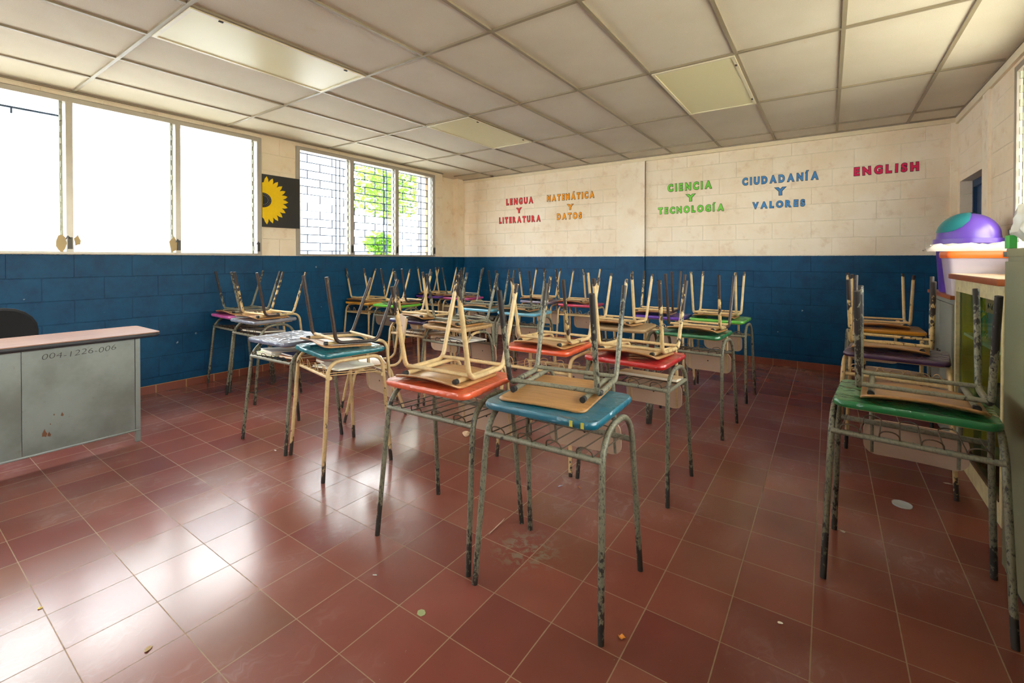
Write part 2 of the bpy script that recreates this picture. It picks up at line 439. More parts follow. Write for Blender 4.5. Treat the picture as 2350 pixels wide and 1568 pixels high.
# opening in the right wall with a blue metal door
b = B(); box(b, XR + .16, XR + .34, 5.25, 5.39, 0, 2.2); box(b, XR + .16, XR + .34, 6.281, 6.45, 0, 2.2); box(b, XR + .16, XR + .34, 5.25, 6.45, 2.066, 2.2)
struct('wall_right_reveal', b, plain('reveal_plaster', (196, 184, 170), .7), smooth=False)
M_door = plain('blue_door_paint', (46, 74, 110), .45)
d1 = struct('door_1', boxb(XR + .115, XR + .145, 5.39, 6.281, 0.005, 2.066), M_door, smooth=False)
b = B(); box(b, XR + .09, XR + .115, 5.39, 5.43, 0, 2.0); box(b, XR + .09, XR + .115, 6.235, 6.281, 0, 2.0); box(b, XR + .09, XR + .115, 5.39, 6.281, 2.0, 2.066)
struct('door_frame', b, M_bluesteel, d1, smooth=False)
# baseboards
b = B(); box(b, XL, XL + .012, YF, 5.67, 0, .075); struct('baseboard_left', b, M_base, smooth=False)
b = B(); box(b, -5.5, -2.136, YB - .036, YB - .022, 0, .078); box(b, -2.136, XR, YB - .013, YB, 0, .078); struct('baseboard_back', b, M_base, smooth=False)
b = B()
y = 1.4025 - .254 * 14
while y < 5.67: box(b, XL + .01, XL + .0128, y - .004, y + .004, 0, .076); y += .254
box(b, XL + .01, XL + .014, YF, 5.67, .074, .079)
struct('trim_5', b, plain('baseboard_grout', (176, 140, 96), .7), smooth=False)
b = B(); x = -1.0561 + .254 * 8
while x > -5.4:
    yb = YB - .036 if x < -2.136 else YB - .013
    box(b, x - .004, x + .004, yb - .0012, yb + .004, 0, .079); x -= .254
struct('trim_6', b, plain('baseboard_grout_back', (160, 118, 76), .7), smooth=False)
# ceiling: tiles above a grid of bars
struct('ceiling', boxb(-5.9, 1.4, YF - .2, YB + .2, ZC + .012, ZC + .06), M_tile, smooth=False)
OX, OY, SX, SY = -2.979, 2.3063, .61, 1.22
b = B()
for i in range(-3, 7): box(b, OX + i * SX - .0115, OX + i * SX + .0115, YF, YB, ZC, ZC + .02)
for j in range(-4, 4): box(b, XL, XR, OY + j * SY - .0115, OY + j * SY + .0115, ZC - .0012, ZC + .02)
box(b, XL, XL + .022, YF, 5.67, ZC - .002, ZC + .02); box(b, XL - .2, XR, YB - .05, YB, ZC - .002, ZC + .02); box(b, XR - .03, XR, YF, YB, ZC - .002, ZC + .02)
struct('trim_7', b, M_tbar, smooth=False)
struct('trim_8', boxb(XR - .022, XR, YF, YB - .03, ZC - .065, ZC - .004), plain('right_wall_tie_beam', (232, 220, 192), .6), smooth=False)
struct('trim_9', boxb(-5.5, XR, YB - .032, YB, ZC - .05, ZC - .003), plain('back_wall_tie_beam', (232, 216, 184), .6), smooth=False)
struct('roof', boxb(-6.05, 2.6, YF - .6, YB + .8, ZC + .16, ZC + .24), plain('roof_sheet', (150, 140, 125), .7), smooth=False)

struct('sky_block_wall', boxb(7.0, 7.2, -14, 20, -.1, 2.9), plain('sky_block_paint', (214, 208, 188), .8), smooth=False)  # unseen wall, added to hold back low sky light from the right
# ceiling lights (switched off)
M_diff = M('prismatic_diffuser', (228, 222, 180), .35); co_ = M_diff.pos()
w_ = M_diff.n('TexChecker'); w_.inputs['Scale'].default_value = 90; M_diff.l(co_, w_.inputs['Vector'])
M_diff.bump(w_.outputs['Fac'], .2, .002); M_diff = M_diff.m
M_fix = plain('light_trim_paint', (224, 216, 190), .4)
def ceiling_light(i, j, label):
    x0, y0 = OX + i * SX + .012, OY + j * SY + .012; w, d = SX - .024, SY - .024
    t = thing('ceiling_light', label, 'ceiling light', (x0 + w / 2, y0 + d / 2, ZC), group='ceiling lights')
    b = B(); f = .022
    for a in ((-w / 2, w / 2, -d / 2, -d / 2 + f), (-w / 2, w / 2, d / 2 - f, d / 2), (-w / 2, -w / 2 + f, -d / 2 + f, d / 2 - f), (w / 2 - f, w / 2, -d / 2 + f, d / 2 - f)):
        box(b, *a, -.008, .014)
    obj('frame', b, M_fix, t, smooth=False)
    obj('diffuser', boxb(-w / 2 + f, w / 2 - f, -d / 2 + f, d / 2 - f, -.002, .006), M_diff, t, smooth=False)
    for sy in (-1, 1):
        obj('latch', boxb(w / 2 - .02, w / 2 - .008, sy * d * .36 - .012, sy * d * .36 + .012, -.014, -.007), M_black, t, smooth=False)
ceiling_light(-1, -1, 'large pale ceiling light panel near the windows, closest to the teacher desk')
ceiling_light(-1, 1, 'narrow looking ceiling light panel above the left rows, towards the back wall')
ceiling_light(3, 1, 'yellowed ceiling light panel on the right side, nearest the word CIENCIA')

# ------------------------------------------------------------------ windows
M_tape = plain('old_brown_tape', (196, 172, 122), .6)
def jalousie(name, panes, z0, z1, ends, open_deg, side):
    """panes: list of (y0,y1); aluminium frame with glass slats"""
    x = XL if side < 0 else XR
    def bx(b, a0, a1, y0, y1, c0, c1): box(b, x + side * max(a0, a1) if side > 0 else x - max(a0, a1), x + side * min(a0, a1) if side > 0 else x - min(a0, a1), y0, y1, c0, c1) if side < 0 else box(b, x + min(a0, a1), x + max(a0, a1), y0, y1, c0, c1)
    b = B(); ya, yb = ends
    bx(b, -.018, .09, ya, yb, z1 - .03, z1 + .012); bx(b, -.018, .09, ya, yb, z0 - .012, z0 + .008)
    bx(b, -.018, .09, ya, ya + .05, z0 + .008, z1 - .03); bx(b, -.018, .09, yb - .05, yb, z0 + .008, z1 - .03)
    w = struct(name, b, M_alu, smooth=False)
    for k, (y0, y1) in enumerate(panes):
        if k:
            yy = panes[k - 1][1]; b = B(); bx(b, -.022, .08, yy, y0, z0 + .008, z1 - .03); obj('mullion', b, M_alu, w, smooth=False)
        b = B(); n = int((z1 - z0 - .04) / .093); st = (z1 - z0 - .04) / n
        for i in range(n):
            zc = z0 + .02 + (i + .5) * st; hw = st * .56; a = R(open_deg)
            dx, dz = hw * sin(a), hw * cos(a); xc = x + side * .045
            for tt in (0,):
                v = [b.verts.new((xc + side * sx * dx + ex * .0025, yy, zc + sx * dz)) for yy in (y0 + .006, y1 - .006) for sx in (-1, 1) for ex in (-1, 1)]
                for f in ((0, 1, 3, 2), (4, 6, 7, 5), (0, 4, 5, 1), (2, 3, 7, 6), (0, 2, 6, 4), (1, 5, 7, 3)): b.faces.new([v[q] for q in f])
        g = obj('glass_louvres', b, M_glass, w, smooth=False)
        b = B()                                             # the clip strips that hold the slats
        for yy in (y1 - .016,):
            bx(b, .0, .012, yy - .02, yy, z0, z1)
            for i in range(n):
                zc = z0 + .02 + (i + .5) * st; bx(b, -.016, .0, yy - .016, yy - .004, zc - .03, zc + .018)
        obj('clip_strip', b, M_clip, w, smooth=False)
        b = B(); yy = y1 + .022
        bx(b, -.034, -.02, yy - .014, yy + .014, z0 + .03, z0 + .13); tube(b, [(x - side * .03, yy, z0 + .12), (x - side * .055, yy - .02, z0 + .14), (x - side * .055, yy - .035, z0 + .11)], .005, 8)
        obj('crank_handle', b, M_dkmetal, w)
    return w
M_clip = plain('clip_metal', (158, 160, 140), .4, .3, 40, metal=.3); M_dkmetal = plain('dark_handle_metal', (70, 66, 60), .4, metal=.5)
jalousie('window_1', [(-.50, .27), (.32, 1.033), (1.078, 1.828), (1.872, 2.606)], 1.352, 2.668, (-.62, 2.669), 35, -1)
jalousie('window_2', [(3.115, 3.852), (3.907, 4.641), (4.700, 5.43)], 1.352, 2.668, (3.085, 5.478), 80, -1)
jalousie('added_window_3', [(-2.25, -1.6), (-1.55, -.9)], 1.352, 2.668, (-2.3, -.85), 35, -1)  # unseen window behind the camera, added to let in more daylight
jalousie('window_4', [(-.65, 1.05), (1.1, 2.8), (2.85, 4.52)], 1.352, 2.61, (-.7, 4.6), 20, 1)  # only the far end is in view; near panes added for daylight
# torn brown tape by the crank handles
for k, (y, z, lab) in enumerate(((1.0, 1.43, 'torn brown tape patch on the glass left of the first window post'), (1.805, 1.44, 'brown tape patch on the glass at the middle window post'), (1.10, 1.455, 'ragged yellowed tape scrap right of the first window post'))):
    b = B(); n = 9; ring = []
    for i in range(n):
        a = 2 * pi * i / n; rr = 1 + .18 * sin(3.1 * i + k); ring.append((.034 * cos(a) * rr * (.6 if k == 2 else 1), .075 * sin(a) * rr * (.6 if k == 2 else 1)))
    f = [b.verts.new((XL + .0235, y + p, z + q)) for p, q in ring]; g = [b.verts.new((XL + .0215, y + p, z + q)) for p, q in ring]
    b.faces.new(f); b.faces.new(g[::-1])
    for i in range(n): b.faces.new((f[i], g[i], g[(i + 1) % n], f[(i + 1) % n]))
    tag(obj('tape_patch', b, M_tape, smooth=False), lab, 'tape')
# grille of blue bars outside the far window, laid like bricks
def grille(name, y0, y1, z0, z1, x, step, pitch, label, frames=()):
    b = B(); k = 0; z = z0
    while z < z1 + .001:
        box(b, x - .004, x + .004, y0, y1, z - .006, z + .006)
        yy = y0 + (pitch * .5 if k % 2 else 0)
        while yy < y1:
            if z + step < z1 + .02: box(b, x - .004, x + .004, yy - .006, yy + .006, z, z + step)
            yy += pitch
        z += step; k += 1
    for f in frames: box(b, x - .006, x + .006, f - .006, f + .006, z0, z1)
    return tag(obj(name, b, M_bluesteel, smooth=False), label, 'window grille')
grille('security_grille', 3.02, 5.56, 1.30, 2.68, -5.60, .105, .36, 'blue steel bars in a brick pattern outside the far window', (3.02, 3.80, 3.86, 4.62, 4.68, 5.40, 5.56))
b = B(); box(b, -5.63, -5.61, -.75, 1.07, 2.558, 2.574)
for i in range(7): box(b, -5.63, -5.61, -.7 + i * .29, -.688 + i * .29, 2.515, 2.56)
box(b, -5.63, -5.61, 1.058, 1.072, 2.49, 2.62)
tag(obj('window_rail', b, M_bluesteel, smooth=False), 'short blue steel rail with stubs outside the near window', 'rail')

# ------------------------------------------------------------------ sunflower board between the windows
M_board = plain('black_board_paint', (44, 44, 42), .6, .2); M_yel = plain('yellow_felt', (250, 206, 10), .8, .1, 30); M_fc = plain('flower_centre_felt', (40, 44, 46), .8)
t = thing('sunflower_board', 'black square board with half a yellow sunflower, between the windows', 'wall decoration', (XL, 2.671, 1.68))
obj('board', boxb(0.002, .02, 0, .452, -.012, .595), M_board, t, smooth=False)
b = B(); cy, cz = .02, .295
N = 13; pts = []
for layer in range(1):
    out = []
    for i in range(N):
        a0 = -90 + 180 * i / N; a1 = -90 + 180 * (i + 1) / N; am = (a0 + a1) / 2
        for a, r in ((a0, .222), (a0 + (a1 - a0) * .2, .258), (am, .288), (a0 + (a1 - a0) * .8, .258)): out.append((cy + r * cos(R(a)) * 1.0, cz + r * sin(R(a)) * .97))
    out.append((cy, cz + .205))
    out = [(max(p, .002), q) for p, q in out] + [(.002, cz + .2), (.002, cz - .2)]
    f = [b.verts.new((.024, p, q)) for p, q in out]; g = [b.verts.new((.019, p, q)) for p, q in out]
    cc = b.verts.new((.024, .004, cz))
    for i in range(len(f)): b.faces.new((cc, f[i], f[(i + 1) % len(f)])); b.faces.new((f[i], g[i], g[(i + 1) % len(f)], f[(i + 1) % len(f)]))
obj('petals', b, M_yel, t, smooth=False)
b = B(); ring = [(.004 + .1 * cos(R(a)), cz + .085 * sin(R(a))) for a in range(-90, 91, 12)]
f = [b.verts.new((.028, max(p, .002), q)) for p, q in ring]; g = [b.verts.new((.022, max(p, .002), q)) for p, q in ring]; b.faces.new(f)
for i in range(len(f)): b.faces.new((f[i], g[i], g[(i + 1) % len(f)], f[(i + 1) % len(f)]))
fc = obj('flower_centre', b, M_fc, t, smooth=False)
b = B()
for a in range(-80, 81, 16):
    for rr in (.85, .62): box(b, .028, .030, .004 + .1 * rr * cos(R(a)) - .002, .004 + .1 * rr * cos(R(a)) + .002, cz + .085 * rr * sin(R(a)) - .002, cz + .085 * rr * sin(R(a)) + .002)
obj('seed_dots', b, plain('seed_dot_white', (220, 220, 205), .7), fc, smooth=False)

# ------------------------------------------------------------------ foam letters on the back wall
def text_mesh(ch, off, ext):
    cu = bpy.data.curves.new('t', 'FONT'); cu.body = ch; cu.size = 1; cu.offset = off; cu.extrude = ext; cu.resolution_u = 4
    o = bpy.data.objects.new('t', cu); COL.objects.link(o)
    dg = bpy.context.evaluated_depsgraph_get(); dg.update(); me = bpy.data.meshes.new_from_object(o.evaluated_get(dg))
    bpy.data.objects.remove(o); bpy.data.curves.remove(cu); return me
def bbox(me):
    xs = [v.co.x for v in me.vertices]; ys = [v.co.y for v in me.vertices]; return min(xs), max(xs), min(ys), max(ys)
CAP = bbox(text_mesh('E', .05, 0)); CAPH = CAP[3] - CAP[2]
M_lout = plain('letter_outline_foam', (26, 24, 26), .8)
ORD = ['first', 'second', 'third', 'fourth', 'fifth', 'sixth', 'seventh', 'eighth', 'ninth', 'tenth']
def word(txt, x0, x1, z0, h, mat, cname, yw, where):
    s = h / CAPH; ms = []
    for c in txt:
        me = text_mesh(c, .05, .02); ms.append((c, me, bbox(me)))
    wid = [q[1] - q[0] for _, _, q in ms]; gap = .30
    tot = sum(wid) + gap * (len(txt) - 1); kx = (x1 - x0) / (tot * s) if len(txt) > 1 else 1.15
    x = x0
    for i, (c, me, q) in enumerate(ms):
        w = wid[i] * s * kx
        lab = '%s foam letter %s, %s in the word %s on the back wall' % (cname, c, ORD[i], txt) if len(txt) > 1 else '%s foam letter Y standing alone %s' % (cname, where)
        t = thing('foam_letter', lab, 'letter', (x + w / 2, yw, z0), group='foam letters on the back wall')
        j = random.uniform(-.035, .035); t.rotation_euler = (0, j, 0)
        cx = (q[0] + q[1]) / 2
        for v in me.vertices: v.co = Vector(((v.co.x - cx) * s * kx, (-.0055 if v.co.z > 0 else -.002), (v.co.y - CAP[2]) * s))
        bk = text_mesh(c, .088, .02); kq = bbox(bk); cxb = (kq[0] + kq[1]) / 2
        for v in bk.vertices: v.co = Vector(((v.co.x - cxb) * s * kx, (-.0030 if v.co.z > 0 else .0005), (v.co.y - CAP[2]) * s))
        for m_, nm, mt in ((me, 'face', mat), (bk, 'outline', M_lout)):
            m_.flip_normals() if False else None
            obj(nm, m_, mt, t, smooth=False)
        x += w + gap * s * kx
L_red = plain('letter_coral', (230, 62, 64), .8, .06); L_or = plain('letter_orange', (255, 162, 28), .8, .06); L_gr = plain('letter_green', (122, 214, 76), .8, .06)
L_bl = plain('letter_blue', (78, 140, 200), .8, .06); L_pk = plain('letter_pink', (226, 34, 92), .8, .06)
yA, yB2 = YB - .022, YB
word('LENGUA', -4.54, -4.00, 2.218, .104, L_red, 'coral red', yA, 'between LENGUA and LITERATURA')
word('Y', -4.33, -4.25, 2.071, .088, L_red, 'coral red', yA, 'between LENGUA and LITERATURA')
word('LITERATURA', -4.69, -3.858, 1.910, .102, L_red, 'coral red', yA, 'between LENGUA and LITERATURA')
word('MATEMÁTICA', -3.735, -2.912, 2.224, .098, L_or, 'orange', yA, 'between MATEMÁTICA and DATOS')
word('Y', -3.37, -3.29, 2.068, .086, L_or, 'orange', yA, 'between MATEMÁTICA and DATOS')
word('DATOS', -3.55, -3.122, 1.921, .096, L_or, 'orange', yA, 'between MATEMÁTICA and DATOS')
word('CIENCIA', -1.822, -1.26, 2.222, .100, L_gr, 'green', yB2, 'between CIENCIA and TECNOLOGÍA')
word('Y', -1.578, -1.511, 2.072, .094, L_gr, 'green', yB2, 'between CIENCIA and TECNOLOGÍA')
word('TECNOLOGÍA', -1.952, -1.113, 1.920, .090, L_gr, 'green', yB2, 'between CIENCIA and TECNOLOGÍA')
word('CIUDADANÍA', -.896, -.101, 2.224, .092, L_bl, 'blue', yB2, 'between CIUDADANÍA and VALORES')
word('Y', -.537, -.467, 2.070, .094, L_bl, 'blue', yB2, 'between CIUDADANÍA and VALORES')
word('VALORES', -.782, -.231, 1.920, .082, L_bl, 'blue', yB2, 'between CIUDADANÍA and VALORES')
word('ENGLISH', .232, .778, 2.228, .092, L_pk, 'pink', yB2, 'near the right corner of the back wall')

# ------------------------------------------------------------------ student desks
TZ = .732
def desk_meshes():
    P = {}
    def keep(name, bm, ang=38):
        bmesh.ops.recalc_face_normals(bm, faces=bm.faces); me = bpy.data.meshes.new(name); bm.to_mesh(me); bm.free()
        me.polygons.foreach_set('use_smooth', [True] * len(me.polygons)); me.set_sharp_from_angle(angle=R(ang)); me.materials.append(None); P[name] = me
    keep('tabletop', plate(dens(rrect(.482, .412, .042), .05), lambda x, y: TZ, .027, 4, edge=.004), 50)
    keep('core_board', plate(dens(rrect(.43, .352, .036), .08), lambda x, y: TZ - .0272, .009, 2), 40)
    z = TZ - .027 - .009 - .0115
    for k, (sx, sy) in enumerate(((-1, -1), (1, -1), (1, 1), (-1, 1))):
        b = tube(B(), fillet([(sx * .265, sy * .218, 0.0), (sx * .243, sy * .152, z), (sx * .243, 0, z)], .135, 10), .0115, 12); keep('leg%d' % k, b)
        b = tube(B(), fillet([(sx * .265, sy * .218, 0.0), (sx * .236, sy * .172, z), (sx * .236, 0, z)], .075, 8), .0115, 12); keep('square_leg%d' % k, b)
    keep('side_brace', tube(B(), [(.247, -.160, .588), (.247, .160, .588)], .0095, 10))
    for nm, yy, zz, dx in (('rail_front', -.164, .592, .246), ('rail_rear', .168, .560, .247)):
        keep(nm, tube(B(), [(-dx - (.004 if yy > 0 else 0), yy, zz), (dx + (.004 if yy > 0 else 0), yy, zz)], .0112, 10))
    for nm, hump in (('wire_rack_low', .03), ('wire_rack_high', .055)):
        b = B(); n = 8; xs = [-.215 + .43 * i / (n - 1) for i in range(n)]; yf, yr = -.164, .168; zf, zr = .592 + .0112, .560 + .0112
        for i in range(n): tube(b, [(xs[i], yf - .006, zf), (xs[i], yr, zr + .003)], .0026, 6)
        for i in range(0, n - 1, 2):     # upright loops at the near rail
            c = (xs[i] + xs[i + 1]) / 2; w = (xs[i + 1] - xs[i]) / 2 * (1.0 if hump < .04 else .62)
            tube(b, [(c - w * cos(pi * k / 10), yf - .006 - .012 * sin(pi * k / 10), zf + hump * (sin(pi * k / 10) ** .7)) for k in range(11)], .0026, 6)
            if w < (xs[i + 1] - xs[i]) / 2 - .002:
                tube(b, [(xs[i], yf - .006, zf), (c - w, yf - .006, zf)], .0026, 6); tube(b, [(xs[i + 1], yf - .006, zf), (c + w, yf - .006, zf)], .0026, 6)
        for i in range(1, n - 2, 2):     # turns at the far rail
            c = (xs[i] + xs[i + 1]) / 2; w = (xs[i + 1] - xs[i]) / 2
            tube(b, [(c - w * cos(pi * k / 8), yr + .016 * sin(pi * k / 8), zr + .003 + .012 * sin(pi * k / 8)) for k in range(9)], .0026, 6)
        keep(nm, b)
    b = B()
    for x0 in (.142, .185): box(b, x0, x0 + .012, -.2072, -.2054, TZ - .024, TZ - .003)
    keep('tape_strip', b)
    return P
DM = desk_meshes()
def make_desk(x, y, a, top, legs, label, rack=None):
    t = thing('student_desk', label, 'desk', (x, y, 0), a, 'student desks')
    obj_of('tabletop', DM['tabletop'], top, t); obj_of('core_board', DM['core_board'], M_core, t)
    for k in range(4): obj_of('leg', DM[('square_leg%d' if legs is M_creamw else 'leg%d') % k], legs[k] if isinstance(legs, (list, tuple)) else legs, t)
    m0 = legs[0] if isinstance(legs, (list, tuple)) else legs
    cream = m0 in (M_creamw, M_cream, M_creamh)
    mr = M_cream if cream else M_gray
    obj_of('rail', DM['rail_front'], mr, t); obj_of('rail', DM['rail_rear'], mr, t)
    obj_of('wire_rack', DM['wire_rack_high' if (rack or cream) else 'wire_rack_low'], M_wirec if cream else M_wire, t)
    return t

# ------------------------------------------------------------------ student chairs
HS = .433
def seat_z(x, y):
    z = .419 + .013 * (x / .18) ** 2
    if y < -.10: z -= .016 * ((-.10 - y) / .07) ** 2
    if y > .10: z += .004 * ((y - .10) / .075) ** 2
    return z
def chair_meshes():
    P = {}
    def keep(name, bm, ang=40):
        bmesh.ops.recalc_face_normals(bm, faces=bm.faces); me = bpy.data.meshes.new(name); bm.to_mesh(me); bm.free()
        me.polygons.foreach_set('use_smooth', [True] * len(me.polygons)); me.set_sharp_from_angle(angle=R(ang)); me.materials.append(None); P[name] = me
    keep('seat', plate(dens(rrect(.365, .35, .035), .03), seat_z, .0095, 9, edge=.002), 50)
    fs = plate(dens(rrect(.365, .385, .03), .03), lambda x, y: .4285 + .004 * (x / .18) ** 2 - .004 * (y > .12) * ((y - .12) / .07) ** 2, .0095, 9, edge=.002)
    bmesh.ops.translate(fs, verts=fs.verts, vec=(0, -.016, 0)); keep('flat_seat', fs, 50)
    for k, (sx, y0, y1, ym) in enumerate(((-1, -.16, -.076, .0585), (1, -.16, -.076, .0585), (1, .32, .193, .0585), (-1, .32, .193, .0585))):
        b = tube(B(), fillet([(sx * .195, y0, 0), (sx * .190, y1, .400), (sx * .190, ym, .400)], .052, 8), .0112, 12); keep('leg%d' % k, b)
    for k, yy in enumerate((-.068, .184)): keep('crossbar%d' % k, tube(B(), [(-.188, yy,   .387), (.188, yy,   .387)], .0092, 10))
    for k, s in enumerate((-1, 1)):
        keep('back_post%d' % k, tube(B(), fillet([(s * .149, -.118, .4065), (s * .149, .283, .4065), (s * .149, .338, .79)], .07, 9), .0105, 12))
        b = B(); tube(b, [(s * .149, -.132, .4065), (s * .149, -.112, .4065)], .0122, 12); keep('end_cap%d' % k, b)
    b = B(); o = dens(rrect(.362, .175, .052), .03)
    pl = plate(o, lambda x, y: -.012 * (1 - (x / .18) ** 2), .007, 6, edge=.0015)
    tilt = math.atan2(.338 - .283, .79 - .4065)
    Mx = Matrix.Translation((0, .3155, .715)) @ Matrix.Rotation(pi / 2 - tilt, 4, 'X')
    bmesh.ops.transform(pl, matrix=Mx, verts=pl.verts); keep('backrest', pl, 50)
    b = B(); tube(b, [(0, -.0, .0014), (0, 0, -.009)], .0055, 10)
    bmesh.ops.transform(b, matrix=Mx @ Matrix.Translation((0, 0, -.0112)), verts=b.verts); keep('rivet_hole', b)
    return P
CM = chair_meshes()
def make_chair(mats, frame, label, group, loc=None, rot=None, flip=None, seatm=None):
    """mats: four leg materials (front left, front right, rear right, rear left as seen upside down from the front)"""
    t = thing('student_chair', label, 'chair', (0, 0, 0), 0, group)
    obj_of('seat', CM['flat_seat' if 'front teal' in label else 'seat'], seatm or M_seat, t)
    order = (1, 0, 3, 2) if flip else (0, 1, 2, 3)          # upside down the sides swap
    for k in range(4): obj_of('leg', CM['leg%d' % order[k]], mats[k], t)
    for k in range(2): obj_of('crossbar', CM['crossbar%d' % k], frame, t)
    for k in range(2):
        p = obj_of('back_post', CM['back_post%d' % k], frame, t); obj_of('end_cap', CM['end_cap%d' % k], M_black, p)
    br = obj_of('backrest', CM['backrest'], M_back, t); obj_of('rivet_hole', CM['rivet_hole'], M_black, br)
    if flip:
        x, y, a, tl = flip
        rot_m = Euler((-tl, pi, a), 'XYZ').to_matrix()
        lift = .17 * abs(sin(tl))
        t.rotation_euler = (-tl, pi, a)
        t.location = Vector((x, y, TZ + lift + .0015)) - rot_m @ Vector((0, 0, HS))
    else:
        t.location = loc; t.rotation_euler = (0, 0, rot)
    return t

G, H, C, CW, CH, BR = M_grayw, M_grayh, M_cream, M_creamw, M_creamh, M_brown
DESKS = [ # x, y, rot, top, legs, label
 (-.892, 1.624, .036, 'teal', G, 'teal topped desk at the front centre, taped with yellow strips at its near corner'),
 (-1.479, 1.62, .061, 'orange', G, 'orange red topped desk at the front, left of the front teal desk'),
 (.274, 2.424, -.094, 'green', G, 'green topped desk at the right front, against the grey green locker'),
 (-.937, 2.63, -.040, 'red', G, 'red topped desk right behind the teal desk'),
 (-1.527, 2.624, .042, 'bright_orange', CW, 'bright orange topped desk with cream legs, left of the red desk'),
 (-2.612, 1.797, -.19, 'deep_teal', CW, 'teal topped desk with cream legs, next to the desk that has no chair on it'),
 (-3.205, 1.813, .045, 'glare_grey', G, 'desk with a dark top greyed by painted glare and no chair on it, notebooks in its rack'),
 (-4.443, 2.231, .007, 'silver', G, 'desk with crumpled silver plastic on top, beside the pink desk by the left wall'),
 (-5.028, 2.294, -.039, 'pink', G, 'pink topped desk against the left wall, nearest the teacher desk'),
 (-5.07, 3.93, -.001, 'mustard', CW, 'mustard yellow topped desk against the left wall under the far window'),
 (-4.479, 3.91, .039, 'lime', G, 'lime green topped desk beside the mustard yellow desk'),
 (-3.19, 3.08, -.02, 'plum', CW, 'dark plum topped desk left of the bare wood desk'),
 (-2.637, 2.973, -.032, 'WOOD', [G, CW, G, CW], 'bare wood topped desk with grey papers in its rack, behind the orange desk'),
 (-5.066, 5.191, .001, 'violet', CW, 'violet topped desk in the far left corner of the room'),
 (-4.466, 5.169, .057, 'magenta', CW, 'magenta topped desk beside the violet desk at the far left corner'),
 (-3.274, 4.203, -.014, 'sky', G, 'sky blue topped desk holding dark clutter in its rack'),
 (-2.70, 4.136, .052, 'pale_sky', G, 'pale blue topped desk right of the sky blue desk, with an empty dark rack'),
 (-3.232, 5.382, .002, 'mauve', CW, 'mauve grey topped desk by the back wall under the word DATOS'),
 (-2.583, 5.274, .038, 'raspberry', CW, 'raspberry topped desk by the back wall, right of the mauve desk'),
 (-1.442, 3.745, .07, 'WOOD2', G, 'worn bare wood desk behind the red desk, left of the dark green desk'),
 (-1.388, 4.703, .012, 'purple', CW, 'bright purple topped desk near the back wall, behind the worn wood desk'),
 (-.865, 3.759, -.071, 'dark_green', G, 'dark green topped desk behind the red desk on the right of its pair'),
 (-.853, 4.761, -.039, 'leaf_green', G, 'leaf green topped desk nearest the back wall on the right of its pair'),
 (.339, 3.604, -.137, 'dark_plum', CW, 'dark purple topped desk with cream legs in front of the glass cabinet'),
 (.385, 4.848, .006, 'ochre', G, 'ochre yellow topped desk nearest the right back corner'),
]
for x, y, a, top, legs, lab in DESKS:
    tm = M_woodtop if top == 'WOOD' else M_woodtop2 if top == 'WOOD2' else M_top[top]
    d = make_desk(x, y, a, tm, legs, lab, rack=top == 'silver')
    if top == 'red': obj_of('side_brace', DM['side_brace'], M_gray, d)
    if top == 'teal': obj_of('tape_strip', DM['tape_strip'], plain('yellow_tape', (196, 184, 70), .4), d)

